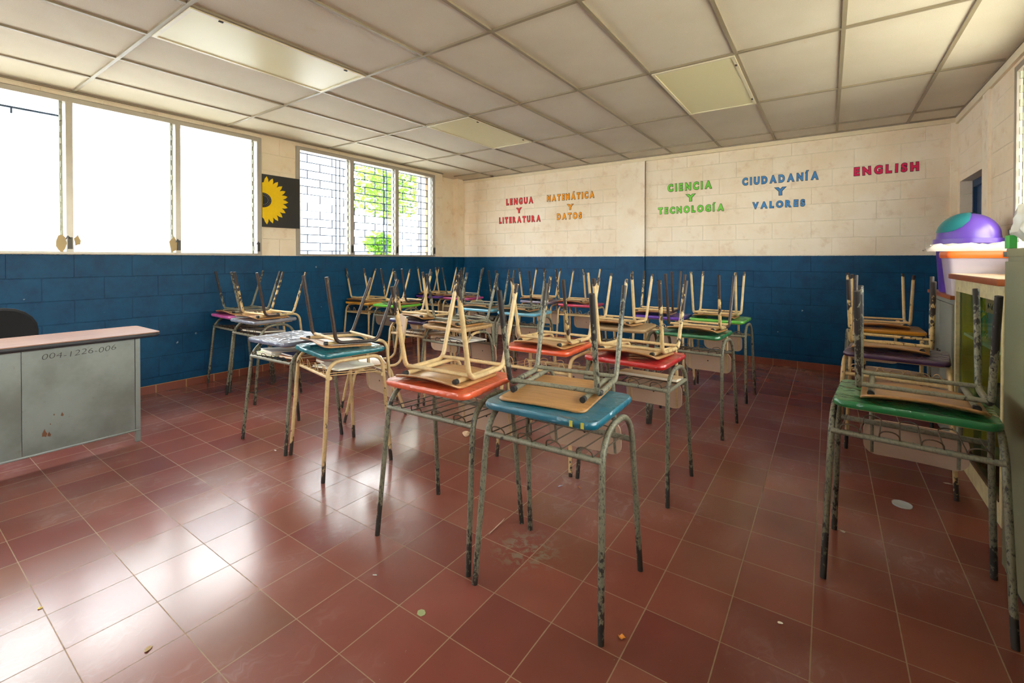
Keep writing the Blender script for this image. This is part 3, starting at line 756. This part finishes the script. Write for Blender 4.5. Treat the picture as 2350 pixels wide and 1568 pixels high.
UP = 'upside down chairs on the desks'
CHAIRS = [ # pose, leg materials nl nr fr fl, frame, label
 ((-.925, 1.679, .12, .012), (H, H, G, G), M_gray, 'grey green chair upside down on the front teal desk'),
 ((-2.64, 1.785, -.207, -.062), (BR, BR, BR, BR), M_cream, 'chair with dark brown legs upside down on the teal desk with cream legs'),
 ((-1.483, 1.598, .057, .0), (CW, C, C, C), M_cream, 'cream chair upside down on the orange desk at the front'),
 ((-.931, 2.605, -.045, -.045), (C, CH, CH, C), M_cream, 'cream chair with chipped right legs upside down on the red desk'),
 ((.300, 2.415, -.072, .0), (H, H, G, G), M_gray, 'grey chair with blackened legs upside down on the right front green desk'),
 ((-5.05, 2.295, -.044, 0), (H, G, G, G), M_gray, 'grey chair upside down on the pink desk by the left wall'),
 ((-4.433, 2.211, .037, -.017), (CH, BR, CH, CH), M_cream, 'chair with one brown side upside down on the silver covered desk'),
 ((-5.12, 3.909, -.02, -.017), (CW, CW, C, C), M_cream, 'cream chair upside down on the mustard yellow desk'),
 ((-4.42, 3.912, -.023, -.03), (CH, BR, BR, C), M_cream, 'chair with dark worn legs upside down on the lime green desk'),
 ((-3.194, 3.069, -.032, -.035), (CH, C, C, C), M_cream, 'cream chair upside down on the dark plum desk'),
 ((-2.638, 2.953, -.11, 0), (H, H, G, G), M_gray, 'dark grey chair upside down on the bare wood desk behind the orange desk'),
 ((-5.08, 5.171, -.001, -.01), (C, C, C, C), M_cream, 'cream chair upside down on the violet desk in the far left corner'),
 ((-4.52, 5.141, -.05, 0), (H, G, G, G), M_gray, 'grey chair upside down on the magenta desk'),
 ((-3.335, 4.183, .11, 0), (H, H, G, G), M_gray, 'grey chair upside down on the sky blue desk'),
 ((-2.77, 4.111, .17, -.017), (H, H, G, G), M_gray, 'grey chair upside down on the pale blue desk'),
 ((-3.30, 5.362, .029, -.017), (CW, CH, C, C), M_cream, 'cream chair upside down on the mauve grey desk by the back wall'),
 ((-2.66, 5.25, -.02, -.017), (CH, CW, C, C), M_cream, 'cream chair upside down on the raspberry desk'),
 ((-1.49, 3.716, -.03, -.035), (C, C, C, C), M_cream, 'pale cream chair upside down on the worn bare wood desk behind the red desk'),
 ((-1.46, 4.682, .07, -.017), (C, BR, BR, CH), M_cream, 'cream and brown chair upside down on the bright purple desk'),
 ((-.840, 3.736, -.062, -.04), (BR, CH, BR, CH), M_cream, 'cream chair with dark leg tips upside down on the dark green desk'),
 ((-.889, 4.742, -.018, -.017), (C, C, C, C), M_cream, 'clean cream chair upside down on the leaf green desk'),
 ((-1.505, 2.603, -.04, -.01), (C, CH, C, CH), M_cream, 'cream chair upside down on the bright orange desk with cream legs'),
 ((.318, 3.665, -.122, .03), (CH, CH, CH, CH), M_creamh, 'heavily chipped cream chair upside down on the dark purple desk'),
 ((.352, 4.900, .034, 0), (C, C, C, C), M_cream, 'cream chair upside down on the ochre yellow desk in the right back corner'),
]
for pose, mats, fr, lab in CHAIRS: make_chair(mats, fr, lab, UP, flip=pose)
make_chair((CW, CW, C, C), M_cream, 'cream chair standing upright on the floor, behind the teal desk with cream legs', 'chairs', loc=(-3.227, 2.442, 0), rot=R(-31.3))

# ------------------------------------------------------------------ notebooks and papers in the desk racks
def in_rack(i, lx, ly, lz, w, d, h, rot, col, label, cat='notebook', page=(226, 220, 200)):
    x, y, a = DESKS[i][:3]
    t = thing(cat.replace(' ', '_'), label, cat, (x + cos(a) * lx - sin(a) * ly, y + sin(a) * lx + cos(a) * ly, lz), a + rot, 'notebooks in the desk racks')
    t.rotation_euler = (R(-5.2), 0, a + rot) if abs(rot) < .5 else (0, R(5.2), a + rot)
    mc = plain('cover', col, .5)
    obj('cover', box(boxb(-w / 2, w / 2, -d / 2, d / 2, h - .0016, h), -w / 2, w / 2, -d / 2, d / 2, 0, .0016), mc, t, smooth=False)
    obj('pages', boxb(-w / 2 + .003, w / 2 - .003, -d / 2 + .003, d / 2 - .003, .0017, h - .0017), plain('pages', page, .8), t, smooth=False)
    return t
zr = .597
in_rack(6, -.10, -.02, zr, .20, .27, .022, .12, (216, 226, 176), 'pale green notebook at the bottom of the rack in the desk without a chair')
in_rack(6, -.06, -.03, zr + .024, .19, .25, .018, -.15, (206, 214, 222), 'pale blue notebook on top of the stack in the desk without a chair')
in_rack(6, .12, .0, zr, .17, .25, .014, .05, (226, 130, 40), 'orange notebook in the rack of the desk without a chair')
in_rack(6, .12, .0, zr + .016, .16, .23, .012, -.1, (40, 60, 120), 'dark blue notebook above the orange one in the desk without a chair')
in_rack(5, .02, .02, zr, .24, .30, .012, .3, (214, 214, 196), 'pale folder sticking out of the rack under the teal desk with cream legs', 'folder')
in_rack(5, -.13, .04, zr + .001, .14, .24, .02, .02, (146, 92, 70), 'brown notebook in the rack under the teal desk with cream legs')
in_rack(5, .05, -.04, zr + .015, .20, .15, .008, -.12, (232, 230, 220), 'white paper pad on the folder under the teal desk with cream legs', 'paper pad')
in_rack(12, .06, .0, zr, .28, .30, .014, .2, (150, 150, 152), 'grey folder in the rack of the bare wood desk behind the orange desk', 'folder')
in_rack(12, .10, .02, zr + .016, .20, .26, .006, -.25, (216, 212, 204), 'white papers on the grey folder in the bare wood desk', 'paper pad')
in_rack(3, .05, .11, zr - .012, .36, .14, .016, .02, (206, 176, 130), 'thin tan notebook at the back of the rack under the red desk')
in_rack(15, .0, .0, zr, .36, .26, .03, .08, (34, 34, 36), 'black folder filling the rack of the sky blue desk', 'folder', (90, 84, 70))
in_rack(15, .02, -.02, zr + .032, .22, .2, .012, -.3, (150, 140, 110), 'tan notebook on the black folder in the sky blue desk')
in_rack(7, -.04, .02, zr, .30, .26, .016, .1, (120, 112, 100), 'grey brown notebook in the rack of the silver covered desk')
in_rack(11, .03, .0, zr, .30, .28, .018, .05, (130, 118, 104), 'grey notebook in the rack of the dark plum desk')

# ------------------------------------------------------------------ teacher desk and office chair
M_steel = M('worn_grey_steel', (150, 164, 160), .38, metal=0, spec=.5); co = M_steel.obj_co()
f1 = M_steel.noise(co, 2.2, 5, .6); f2 = M_steel.noise(co, 26, 4, .7); f3 = M_steel.noise(co, 70, 3, .7)
c = M_steel.mix(M_steel.ramp(f1, .35, .7), lin((138, 146, 142)), lin((112, 116, 110)))
c = M_steel.mix(M_steel.math('MULTIPLY', M_steel.ramp(f2, .62, .72), .45), c, lin((112, 104, 92)))
c = M_steel.mix(M_steel.math('MULTIPLY', M_steel.ramp(f3, .72, .76), .8), c, lin((70, 60, 50)))
M_steel.color(c); M_steel.rough(M_steel.math('ADD', .3, M_steel.math('MULTIPLY', f1, .2))); M_steel = M_steel.m
M_lam = wood('desk_wood_laminate', (186, 146, 124), (152, 112, 94), .28, (12, 1.2, 12), .4)
M_edge = plain('dark_edge_band', (40, 40, 46), .5)
t = thing('teacher_desk', 'grey steel teacher desk with a brown wood top and handwritten number', 'desk', (-4.24, .45, 0))
X0 = .22   # front plane, local
b = plate(dens(rrect(.50, 1.62, .03), .1), lambda x, y: .772, .006, 2); top = obj('desktop', b, M_lam, t, loc=(.02, 0, 0))
b = plate(dens(rrect(.504, 1.624, .032), .1), lambda x, y: .7655, .026, 2, edge=.003); obj('edge_band', b, M_edge, t, loc=(.02, 0, 0))
fp = []
for y0, y1 in ((-.70, .120), (.1215, .672)):
    p = obj('front_panel', boxb(X0 - .012, X0, y0, y1, .085, .735, .003), M_steel, t); fp.append(p)
b = tube(B(), [(X0 - .004, -.70, .083), (X0 - .004, .70, .083)], .008, 8); obj('bottom_rail', b, M_steel, t)
for sx in (X0 - .028, -.22):
    for sy in (-.70, .675): obj('leg', boxb(sx, sx + .03, sy, sy + .028, 0, .739, .002), M_steel, t)
obj('side_panel', boxb(-.20, X0 - .03, .68, .692, .09, .739), M_steel, t, smooth=False)
M_ink = plain('pencil_ink', (52, 50, 46), .7)
import itertools
me = text_mesh('004-1226-006', -.018, .001); q = bbox(me); sw = .36 / (q[1] - q[0])
for v in me.vertices:
    px_, py_ = (v.co.x - q[0]) * sw, (v.co.y - q[2]) * .036 / .70
    v.co = Vector((X0 + .0006 + (v.co.z > 0) * .0004, .208 + px_ + py_ * .15, .664 + py_ + px_ * .02 + .003 * sin(px_ * 40)))
obj('handwritten_number', me, M_ink, fp[1], smooth=False)
b = B()
for (y, z, s) in ((.22, .20, .022), (.24, .19, .014), (.30, .30, .012), (.262, .31, .006), (.245, .255, .005)):
    n = 7; v = [b.verts.new((X0 + .0006, y + s * .5 * cos(2 * pi * i / n) * (1 + .4 * sin(5 * i)), z + s * sin(2 * pi * i / n) * (1 + .4 * cos(3 * i)))) for i in range(n)]; b.faces.new(v)
obj('rust_spots', b, plain('rust', (110, 74, 48), .8), fp[1], smooth=False)
M_fab = plain('black_fabric', (20, 20, 22), .9, .2, 60)
t = thing('office_chair', 'black office chair with a rounded back behind the teacher desk', 'chair', (-4.86, .56, 0), R(-90))
b = plate(dens(rrect(.48, .44, .17), .04), lambda x, y: -.05 * (x / .24) ** 2, .05, 6, edge=.012)
bmesh.ops.transform(b, matrix=Matrix.Translation((0, -.20, .715)) @ Matrix.Rotation(R(84), 4, 'X'), verts=b.verts); obj('backrest', b, M_fab, t)
b = plate(dens(rrect(.47, .45, .12), .04), lambda x, y: .47 - .01 * (x / .24) ** 2, .07, 5, edge=.015); obj('seat', b, M_fab, t)
b = tube(B(), fillet([(0, -.02, .40), (0, -.29, .39), (0, -.275, .62)], .05), .016, 10); obj('back_bracket', b, M_black, t)
b = tube(B(), [(0, 0, .10), (0, 0, .41)], .028, 14); obj('gas_column', b, M_black, t)
for k in range(5):
    a = 2 * pi * k / 5; b = tube(B(), [(0, 0, .11), (.27 * cos(a), .27 * sin(a), .075)], [.022, .014], 8); lg = obj('leg', b, M_black, t)
    b = tube(B(), [(.27 * cos(a) - .012 * sin(a), .27 * sin(a) + .012 * cos(a), .03), (.27 * cos(a) + .012 * sin(a), .27 * sin(a) - .012 * cos(a), .03)], .029, 12); obj('caster', b, M_black, lg)

# ------------------------------------------------------------------ locker, cabinets and the things on them
M_lock = plain('green_grey_locker_enamel', (124, 128, 98), .42, .08, 3)
t = thing('steel_locker', 'grey green steel locker at the right edge, against the right wall', 'locker', (.82, 2.17, 0))
obj('body', boxb(-.225, .245, -.46, .478, .03, 1.336, .004), M_lock, t)
obj('top_rim', boxb(-.229, .249, -.464, .482, 1.304, 1.3361, .003), plain('locker_top_rim', (146, 146, 112), .45), t)
obj('plinth', boxb(-.215, .235, -.45, .46, 0, .03), M_black, t, smooth=False)
for y0, y1 in ((-.45, .005), (.012, .468)):
    d = obj('door', boxb(-.236, -.2255, y0, y1, .06, 1.285, .003), M_lock, t); obj('handle', boxb(-.248, -.236, (y1 - .06) if y0 < -.1 else y0 + .03, (y1 - .035) if y0 < -.1 else y0 + .055, .70, .82, .003), M_dkmetal, d)
# glass fronted cream cabinet
M_cab = chipped('cream_cabinet_enamel', (226, 212, 160), (50, 34, 24), .34, .4, grime=.04); M_cabin = plain('ochre_cabinet_inside', (226, 190, 60), .6)
M_brtop = plain('brown_laminate_edge', (146, 74, 34), .4); M_cabtop = plain('tan_laminate_top', (214, 186, 150), .35)
t = thing('glass_cabinet', 'cream cabinet with sliding glass front and brown top, behind the locker', 'cabinet', (.88, 3.63, 0))
fx, bx_, y0, y1 = -.19, .18, -.50, .52
b = B(); box(b, fx + .02, bx_, y0, y0 + .02, .0, 1.165); box(b, fx + .02, bx_, y1 - .02, y1, 0, 1.165); obj('side_panel', b, M_cab, t, smooth=False)
b = B(); box(b, bx_ - .015, bx_, y0 + .02, y1 - .02, .1, 1.165); obj('back_panel', b, M_cabin, t, smooth=False)
b = B(); box(b, fx + .03, bx_ - .015, y1 - .024, y1 - .02, .1, 1.1); obj('inner_lining', b, M_cabin, t, smooth=False)
b = B(); box(b, fx, fx + .02, y0, y0 + .035, .0, 1.165); box(b, fx, fx + .02, y1 - .035, y1, .0, 1.165); box(b, fx, fx + .02, y0 + .035, y1 - .035, 1.085, 1.165); box(b, fx, fx + .02, y0 + .035, y1 - .035, .0, .11)
obj('front_frame', b, M_cab, t, smooth=False)
obj('base_ledge', boxb(fx - .004, fx + .03, y0 + .035, y1 - .035, .11, .125), plain('worn_brown_ledge', (92, 66, 46), .6), t, smooth=False)
b = B(); box(b, fx - .03, bx_ + .005, y0 - .03, y1 + .02, 1.165, 1.197, .004); obj('top_edge', b, M_brtop, t)
obj('top_surface', boxb(fx - .028, bx_, y0 - .028, y1 + .018, 1.197, 1.2), M_cabtop, t, smooth=False)
for zz in (.46, .80): obj('shelf', boxb(fx + .04, bx_ - .015, y0 + .02, y1 - .02, zz, zz + .018), M_cab, t, smooth=False)
for k, (a0, a1, xx) in enumerate(((y0 + .035, .06, fx + .008), (-.03, y1 - .035, fx + .018))): obj('glass_door', boxb(xx, xx + .004, a0, a1, .125, 1.083), M_cglass, t, smooth=False)
CX, CY = .88, 3.63
def stack(name, lab0, cat, x, y, z, items, group):
    for (w, d, h, c, rot, lab) in items:
        t = thing(name, lab, cat, (x, y, z), rot, group)
        mc = plain('book_cover', c, .5); obj('cover', box(box(boxb(-w / 2, w / 2, -d / 2, d / 2, 0, .002), -w / 2, w / 2, -d / 2, d / 2, h - .002, h), -w / 2, -w / 2 + .002, -d / 2, d / 2, .002, h - .002), mc, t, smooth=False)
        obj('pages', boxb(-w / 2 + .002, w / 2 - .004, -d / 2 + .004, d / 2 - .004, .002, h - .002), plain('book_pages', (214, 196, 150), .8), t, smooth=False); z += h + .0005
stack('book', '', 'book', CX + .0, CY - .16, .818, ((.22, .40, .03, (196, 150, 40), .03, 'ochre book at the bottom of the cabinet shelf stack'), (.21, .40, .028, (150, 90, 30), -.02, 'brown book second from the bottom in the cabinet stack'), (.22, .38, .026, (190, 140, 90), .02, 'tan book in the middle of the cabinet stack'), (.21, .38, .024, (140, 84, 60), 0, 'red brown book second from the top in the cabinet stack'), (.2, .36, .022, (200, 150, 100), .04, 'light tan book on top of the cabinet stack')), 'books on the upper cabinet shelf')
stack('book', '', 'book', CX + .0, CY - .14, .478, ((.22, .40, .04, (70, 74, 72), 0, 'dark grey binder at the bottom of the lower cabinet shelf'), (.22, .40, .035, (96, 90, 80), .03, 'grey brown binder in the middle of the lower cabinet shelf'), (.22, .38, .04, (60, 72, 76), -.03, 'blue grey binder on top of the lower cabinet shelf stack')), 'binders on the lower cabinet shelf')
# panel, cardboard signs and streamers behind the glass
tag(obj('grey_board', boxb(CX - .10, CX - .09, CY - .06, CY + .20, .82, 1.08), plain('grey_card', (116, 120, 112), .8), smooth=False), 'grey card leaning inside the glass cabinet', 'board')
M_cb = plain('cardboard', (196, 140, 90), .85)
t = thing('cardboard_sign', 'brown cardboard sign with scribbled writing behind the cabinet glass', 'sign', (CX - .158, CY - .24, 1.0)); obj('card', boxb(0, .003, -.2, .2, 0, .082), M_cb, t, smooth=False)
b = B(); rs = random.Random(3)
for i in range(9):
    y = .16 - i * .038; p = [(-.0006, y - .006 * k + rs.uniform(-.004, .004), .04 + rs.uniform(-.02, .02)) for k in range(5)]; tube(b, p, .0011, 5)
obj('scribble', b, M_ink, t)
t = thing('cardboard_tag', 'small cardboard tag below the cardboard sign in the cabinet', 'sign', (CX - .158, CY - .39, .935)); obj('card', boxb(0, .003, -.045, .045, 0, .058), M_cb, t, smooth=False)
M_yp = plain('yellow_crepe_paper', (232, 206, 30), .7); M_gp = plain('green_streamer', (120, 170, 110), .7)
b = B(); rs = random.Random(5)
for i in range(26):
    a = rs.uniform(0, 2 * pi); e = rs.uniform(-.6, 1.2); L = rs.uniform(.05, .11); d = Vector((cos(a) * .5, sin(a), e)).normalized()
    s = d.cross(Vector((0, 0, 1))).normalized() * .014; p = Vector((0, 0, 0)); v = [p - s * .3, p + s * .3, p + d * L + s, p + d * L - s]; b.faces.new([b.verts.new(q) for q in v])
t = thing('paper_flower', 'yellow crepe paper flower with green streamers inside the glass cabinet', 'paper flower', (CX - .10, CY + .26, .98)); obj('petals', b, M_yp, t, smooth=False)
b = B()
for i in range(16): tube(b, [(rs.uniform(-.02, .02), rs.uniform(-.03, .03), 0), (rs.uniform(-.03, .03), rs.uniform(-.07, .07), -.12), (rs.uniform(-.03, .03), rs.uniform(-.10, .10), -.16 - rs.uniform(0, .02))], .0016, 4)
obj('streamers', b, M_gp, t)
tag(obj('yellow_paper', boxb(CX + .02, CX + .023, CY + .02, CY + .36, .82, 1.03), M_yp, smooth=False), 'sheet of yellow paper standing at the back of the glass cabinet', 'paper')
stack('booklet', '', 'booklet', CX + .02, CY - .34, 1.2005, ((.2, .27, .022, (196, 198, 150), 0, 'pale green booklet under the other on the cream cabinet'), (.19, .25, .014, (206, 206, 178), .06, 'pale booklet on top of the other on the cream cabinet')), 'booklets on the cream cabinet')
# small grey cabinet in the corner
M_gcab = plain('grey_cabinet_enamel', (132, 134, 122), .45)
t = thing('grey_cabinet', 'low grey cabinet with a brown top between glass cabinet and back wall', 'cabinet', (.88, 4.62, 0))
obj('body', boxb(-.18, .18, -.40, .42, .02, 1.02, .004), M_gcab, t); obj('plinth', boxb(-.17, .17, -.39, .41, 0, .02), M_black, t, smooth=False)
for a0, a1 in ((-.385, .005), (.02, .405)):
    d = obj('door', boxb(-.192, -.1805, a0, a1, .06, .985, .004), M_gcab, t); obj('handle', boxb(-.202, -.192, (a1 - .04) if a0 < -.1 else a0 + .02, (a1 - .02) if a0 < -.1 else a0 + .04, .5, .62), M_dkmetal, d, smooth=False)
obj('top', boxb(-.205, .185, -.42, .44, 1.02, 1.046, .003), M_brtop, t)
# purple bin
M_pur = plain('purple_plastic', (92, 62, 160), .32, .06); M_teal = plain('teal_plastic', (34, 120, 128), .32, .06)
t = thing('swing_lid_bin', 'purple bin with a domed lid and teal swing flap on the grey cabinet', 'bin', (.845, 4.68, 1.0465))
b = lathe(B(), [(0, 0), (.150, 0), (.156, .01), (.174, .33), (.180, .34), (.180, .362), (.17, .362), (.166, .33), (.148, .02), (0, .012)], 40); obj('bucket', b, M_pur, t)
b = lathe(B(), [(.186, .36), (.192, .362), (.192, .396), (.176, .398), (.172, .42)] + [(.172 * cos(R(a)), .42 + .165 * sin(R(a))) for a in range(8, 91, 6)], 40); lid = obj('lid', b, M_pur, t)
b = B(); n = 12; rr = .1785; g = []
for i in range(n + 1):
    row = []
    for k in range(n + 1):
        tt = 2 * k / n - 1; az = R(195 + 82 * tt); e0 = 8 + 62 * abs(tt) ** 4; el = R(e0 + (104 - e0) * i / n); row.append(b.verts.new((rr * cos(el) * cos(az), rr * cos(el) * sin(az), .42 + .1715 * sin(el))))
    g.append(row)
for i in range(n):
    for k in range(n): b.faces.new((g[i][k], g[i][k + 1], g[i + 1][k + 1], g[i + 1][k]))
obj('swing_flap', b, M_teal, lid)
# storage box with an orange lid
M_clear = film_mat('milky_clear_plastic', (228, 216, 224), .55, .25); M_orl = plain('orange_plastic', (244, 110, 30), .35, .05); M_dgrey = plain('dark_grey_plastic', (60, 66, 62), .4)
t = thing('storage_box', 'milky plastic storage box with an orange lid and grey clip', 'storage box', (.862, 4.34, 1.0465))
b = B(); r0, r1 = rrect(.34, .23, .02), rrect(.39, .27, .02)
lo = [b.verts.new((x, y, 0)) for x, y in r0]; hi = [b.verts.new((x, y, .255)) for x, y in r1]; b.faces.new(lo[::-1])
for i in range(len(lo)): b.faces.new((lo[i], lo[(i + 1) % len(lo)], hi[(i + 1) % len(lo)], hi[i]))
obj('body', b, M_clear, t)
b = plate(dens(rrect(.41, .29, .02), .06), lambda x, y: .30, .045, 3, edge=.004); lid = obj('lid', b, M_orl, t)
obj('clip', boxb(.06, .19, -.150, -.1455, .262, .296, .002), M_dgrey, lid)
obj('contents', boxb(-.15, .16, -.10, .10, .005, .20, .02), plain('papers_inside', (232, 226, 216), .8), t)
b = B(); rs = random.Random(11); nx, ny = 14, 8; g = []
for i in range(nx + 1):
    g.append([b.verts.new((-.27 + .52 * i / nx, -.10 + .20 * k / ny, (.002 if k == 0 else .03 + .026 * rs.random() + .012 * (i / nx)) - (.03 * (k > 0) if i == 0 else 0))) for k in range(ny + 1)])
for i in range(nx):
    for k in range(ny): b.faces.new((g[i][k], g[i + 1][k], g[i + 1][k + 1], g[i][k + 1]))
M_sheet = plain('white_paper_sheet', (206, 196, 184), .8)
o = tag(obj('paper_sheet', b, M_sheet), 'crumpled white paper lying on the orange lid of the storage box', 'paper'); o.location = (.835, 4.36, 1.3465)
o.modifiers.new('thickness', 'SOLIDIFY').thickness = .0015
# white bag and green carton on the locker
b = B(); bmesh.ops.create_icosphere(b, subdivisions=4, radius=1); rs = random.Random(2)
from mathutils import noise as mn
for v in b.verts:
    k = 1 + .22 * mn.noise(v.co * 2.2) + .08 * mn.noise(v.co * 6); v.co = Vector((v.co.x * .145 * k, v.co.y * .12 * k, max(-.10, v.co.z * .125 * k - .005)))
o = tag(obj('plastic_bag', b, plain('white_bag_plastic', (226, 226, 214), .4, .06, 14, coat=.3)), 'full white plastic bag on top of the steel locker', 'bag'); o.location = (.735, 2.535, 1.437)
tag(obj('green_carton', boxb(.584, .606, 2.585, 2.645, 1.3365, 1.388, .002), plain('bright_green_card', (74, 190, 86), .5)), 'small bright green carton beside the white bag on the locker', 'box')

# ------------------------------------------------------------------ litter on the floor
def scrap(name, x, y, w, d, rot, c, label, cat='paper scrap', h=.002, curl=.004, shape=4):
    b = B(); n = 8; rs = random.Random(int(x * 1000) + 7)
    ring = [((w / 2) * (1 if shape == 4 else 1) * cos(2 * pi * i / n) * rs.uniform(.75, 1.1), (d / 2) * sin(2 * pi * i / n) * rs.uniform(.75, 1.1), .0012 + rs.random() * curl) for i in range(n)]
    u = [b.verts.new((p, q, z + .001)) for p, q, z in ring]; l = [b.verts.new((p, q, z)) for p, q, z in ring]; c0 = b.verts.new((0, 0, .002)); c1 = b.verts.new((0, 0, .001))
    for i in range(n): k = (i + 1) % n; b.faces.new((c0, u[i], u[k])); b.faces.new((c1, l[k], l[i])); b.faces.new((u[i], l[i], l[k], u[k]))
    o = obj(name, b, plain(name + '_mat', c, .7), smooth=False); o.location = (x, y, 0); o.rotation_euler = (0, 0, rot); tag(o, label, cat, 'litter on the floor'); return o
b = B(); bmesh.ops.create_icosphere(b, subdivisions=3, radius=.024)
for v in b.verts: v.co *= 1 + .35 * mn.noise(v.co * 60) + .15 * mn.noise(v.co * 160); v.co.z = max(v.co.z * .8, -.016)
o = tag(obj('crumpled_paper', b, plain('crumpled_paper_mat', (236, 206, 170), .8), smooth=False), 'crumpled ball of paper on the floor under the orange desk', 'paper ball', 'litter on the floor'); o.location = (-2.17, 2.54, .0165)
b = lathe(B(), [(0, .002), (.036, .002), (.040, .003), (.041, .008), (.043, .008), (.042, .001), (.036, .0005), (0, .0005)], 28)
o = tag(obj('plastic_disc', b, film_mat('clear_plastic_lid', (220, 228, 230), .45, .15)), 'round clear plastic disc on the floor behind the green desk', 'plastic disc', 'litter on the floor'); o.location = (.326, 3.127, 0); o.rotation_euler = (0, 0, 0)
scrap('paper_strip', -1.308, 1.755, .006, .17, .1, (206, 178, 160), 'thin pale strip of paper near the legs of the teal desk')
scrap('orange_scrap', -.571, 1.48, .024, .022, .3, (236, 160, 70), 'small orange scrap by the near right leg of the teal desk', h=.006, curl=.012)
scrap('round_sticker', -1.214, 1.169, .034, .034, 0, (150, 158, 110), 'grey green round spot stuck on the front floor tiles', 'sticker', curl=.0005)
scrap('paper_scrap', -1.515, 1.201, .02, .013, .4, (186, 190, 176), 'pale grey scrap in front of the orange desk')
scrap('dry_leaf', -1.845, .544, .02, .03, .5, (176, 150, 104), 'dry tan leaf fragment on the shiny front tiles', 'leaf', curl=.003)
scrap('paper_scrap', -.133, 1.861, .02, .014, .2, (232, 226, 214), 'white paper scrap alone on the right front floor')
scrap('paper_scrap', .065, 2.654, .028, .014, -.4, (196, 170, 150), 'pinkish scrap under the green desk', curl=.01)
scrap('pencil_shaving', -1.245, 2.278, .01, .034, -.5, (170, 180, 204), 'pale blue sliver on the floor under the red desk', 'litter')
scrap('pencil_shaving', -1.149, 2.327, .008, .034, .8, (214, 130, 60), 'orange sliver on the floor under the red desk', 'litter')
scrap('paper_scrap', -3.06, 1.609, .022, .012, .3, (236, 226, 214), 'white chip on the floor in front of the desk without a chair')
scrap('tape_scrap', -2.391, .381, .016, .016, .3, (214, 190, 90), 'bit of yellow tape on the floor at the left front', 'litter', curl=.001)
scrap('paper_scrap', .577, 3.573, .05, .012, .2, (206, 190, 176), 'white sliver by the foot of the cream cabinet')

# ------------------------------------------------------------------ outside the windows
struct('exterior_ground', boxb(-30, 24, -24, 26, -.3, -.1), plain('exterior_concrete', (196, 190, 176), .8), smooth=False)
M_ext = wall_mat('exterior_block_wall', 1, 0, 0, smooth=False); M_extw = plain('exterior_white_paint', (236, 240, 246), .8, .04)
struct('exterior_wall', boxb(-8.7, -8.5, -14, 6.2, -.2, 3.6), M_extw, smooth=False)
struct('exterior_far_wall', boxb(-17, -16.8, 2, 26, -.2, 3.0), M_extw, smooth=False)
M_leaf = leaf_mat(); M_bark = plain('tree_bark', (120, 104, 84), .9)
def tree(label, x, y, z0, h, r, n, seed, name='tree'):
    rs = random.Random(seed); t = thing(name, label, 'tree' if name == 'tree' else 'shrub', (x, y, z0), group='greenery outside the far window')
    b = B()
    for i in range(n):
        d = Vector((rs.gauss(0, 1), rs.gauss(0, 1), rs.gauss(0, 1))).normalized() * (rs.random() ** .4); p = Vector((d.x * r, d.y * r, h + d.z * r * .75))
        u = Vector((rs.gauss(0, 1), rs.gauss(0, 1), rs.gauss(0, .5))).normalized(); w = u.cross(Vector((rs.gauss(0, 1), rs.gauss(0, 1), rs.gauss(0, 1)))).normalized(); L, Wd = rs.uniform(.10, .17), rs.uniform(.025, .045)
        b.faces.new([b.verts.new(q) for q in (p, p + u * L * .5 + w * Wd, p + u * L, p + u * L * .5 - w * Wd)])
    obj('foliage', b, M_leaf, t, smooth=False)
    b = tube(B(), [(0, 0, 0), (.05, .03, h * .5), (0, 0, h)], [.09, .07, .04], 9)
    for k in range(4): a = k * 1.6; tube(b, [(0, 0, h * .75), (cos(a) * r * .6, sin(a) * r * .6, h + .2)], [.04, .015], 7)
    obj('trunk', b, M_bark, t)
tree('leafy tree outside the middle pane of the far window', -9.6, 8.1, -.1, 3.3, 1.15, 2600, 1)
tree('tree whose leaves hang at the top left of the far window', -9.4, 5.3, -.1, 4.1, .9, 1200, 2)
tree('low green shrub outside the middle pane of the far window', -9.0, 7.35, -.1, 1.75, .38, 700, 3, 'shrub')
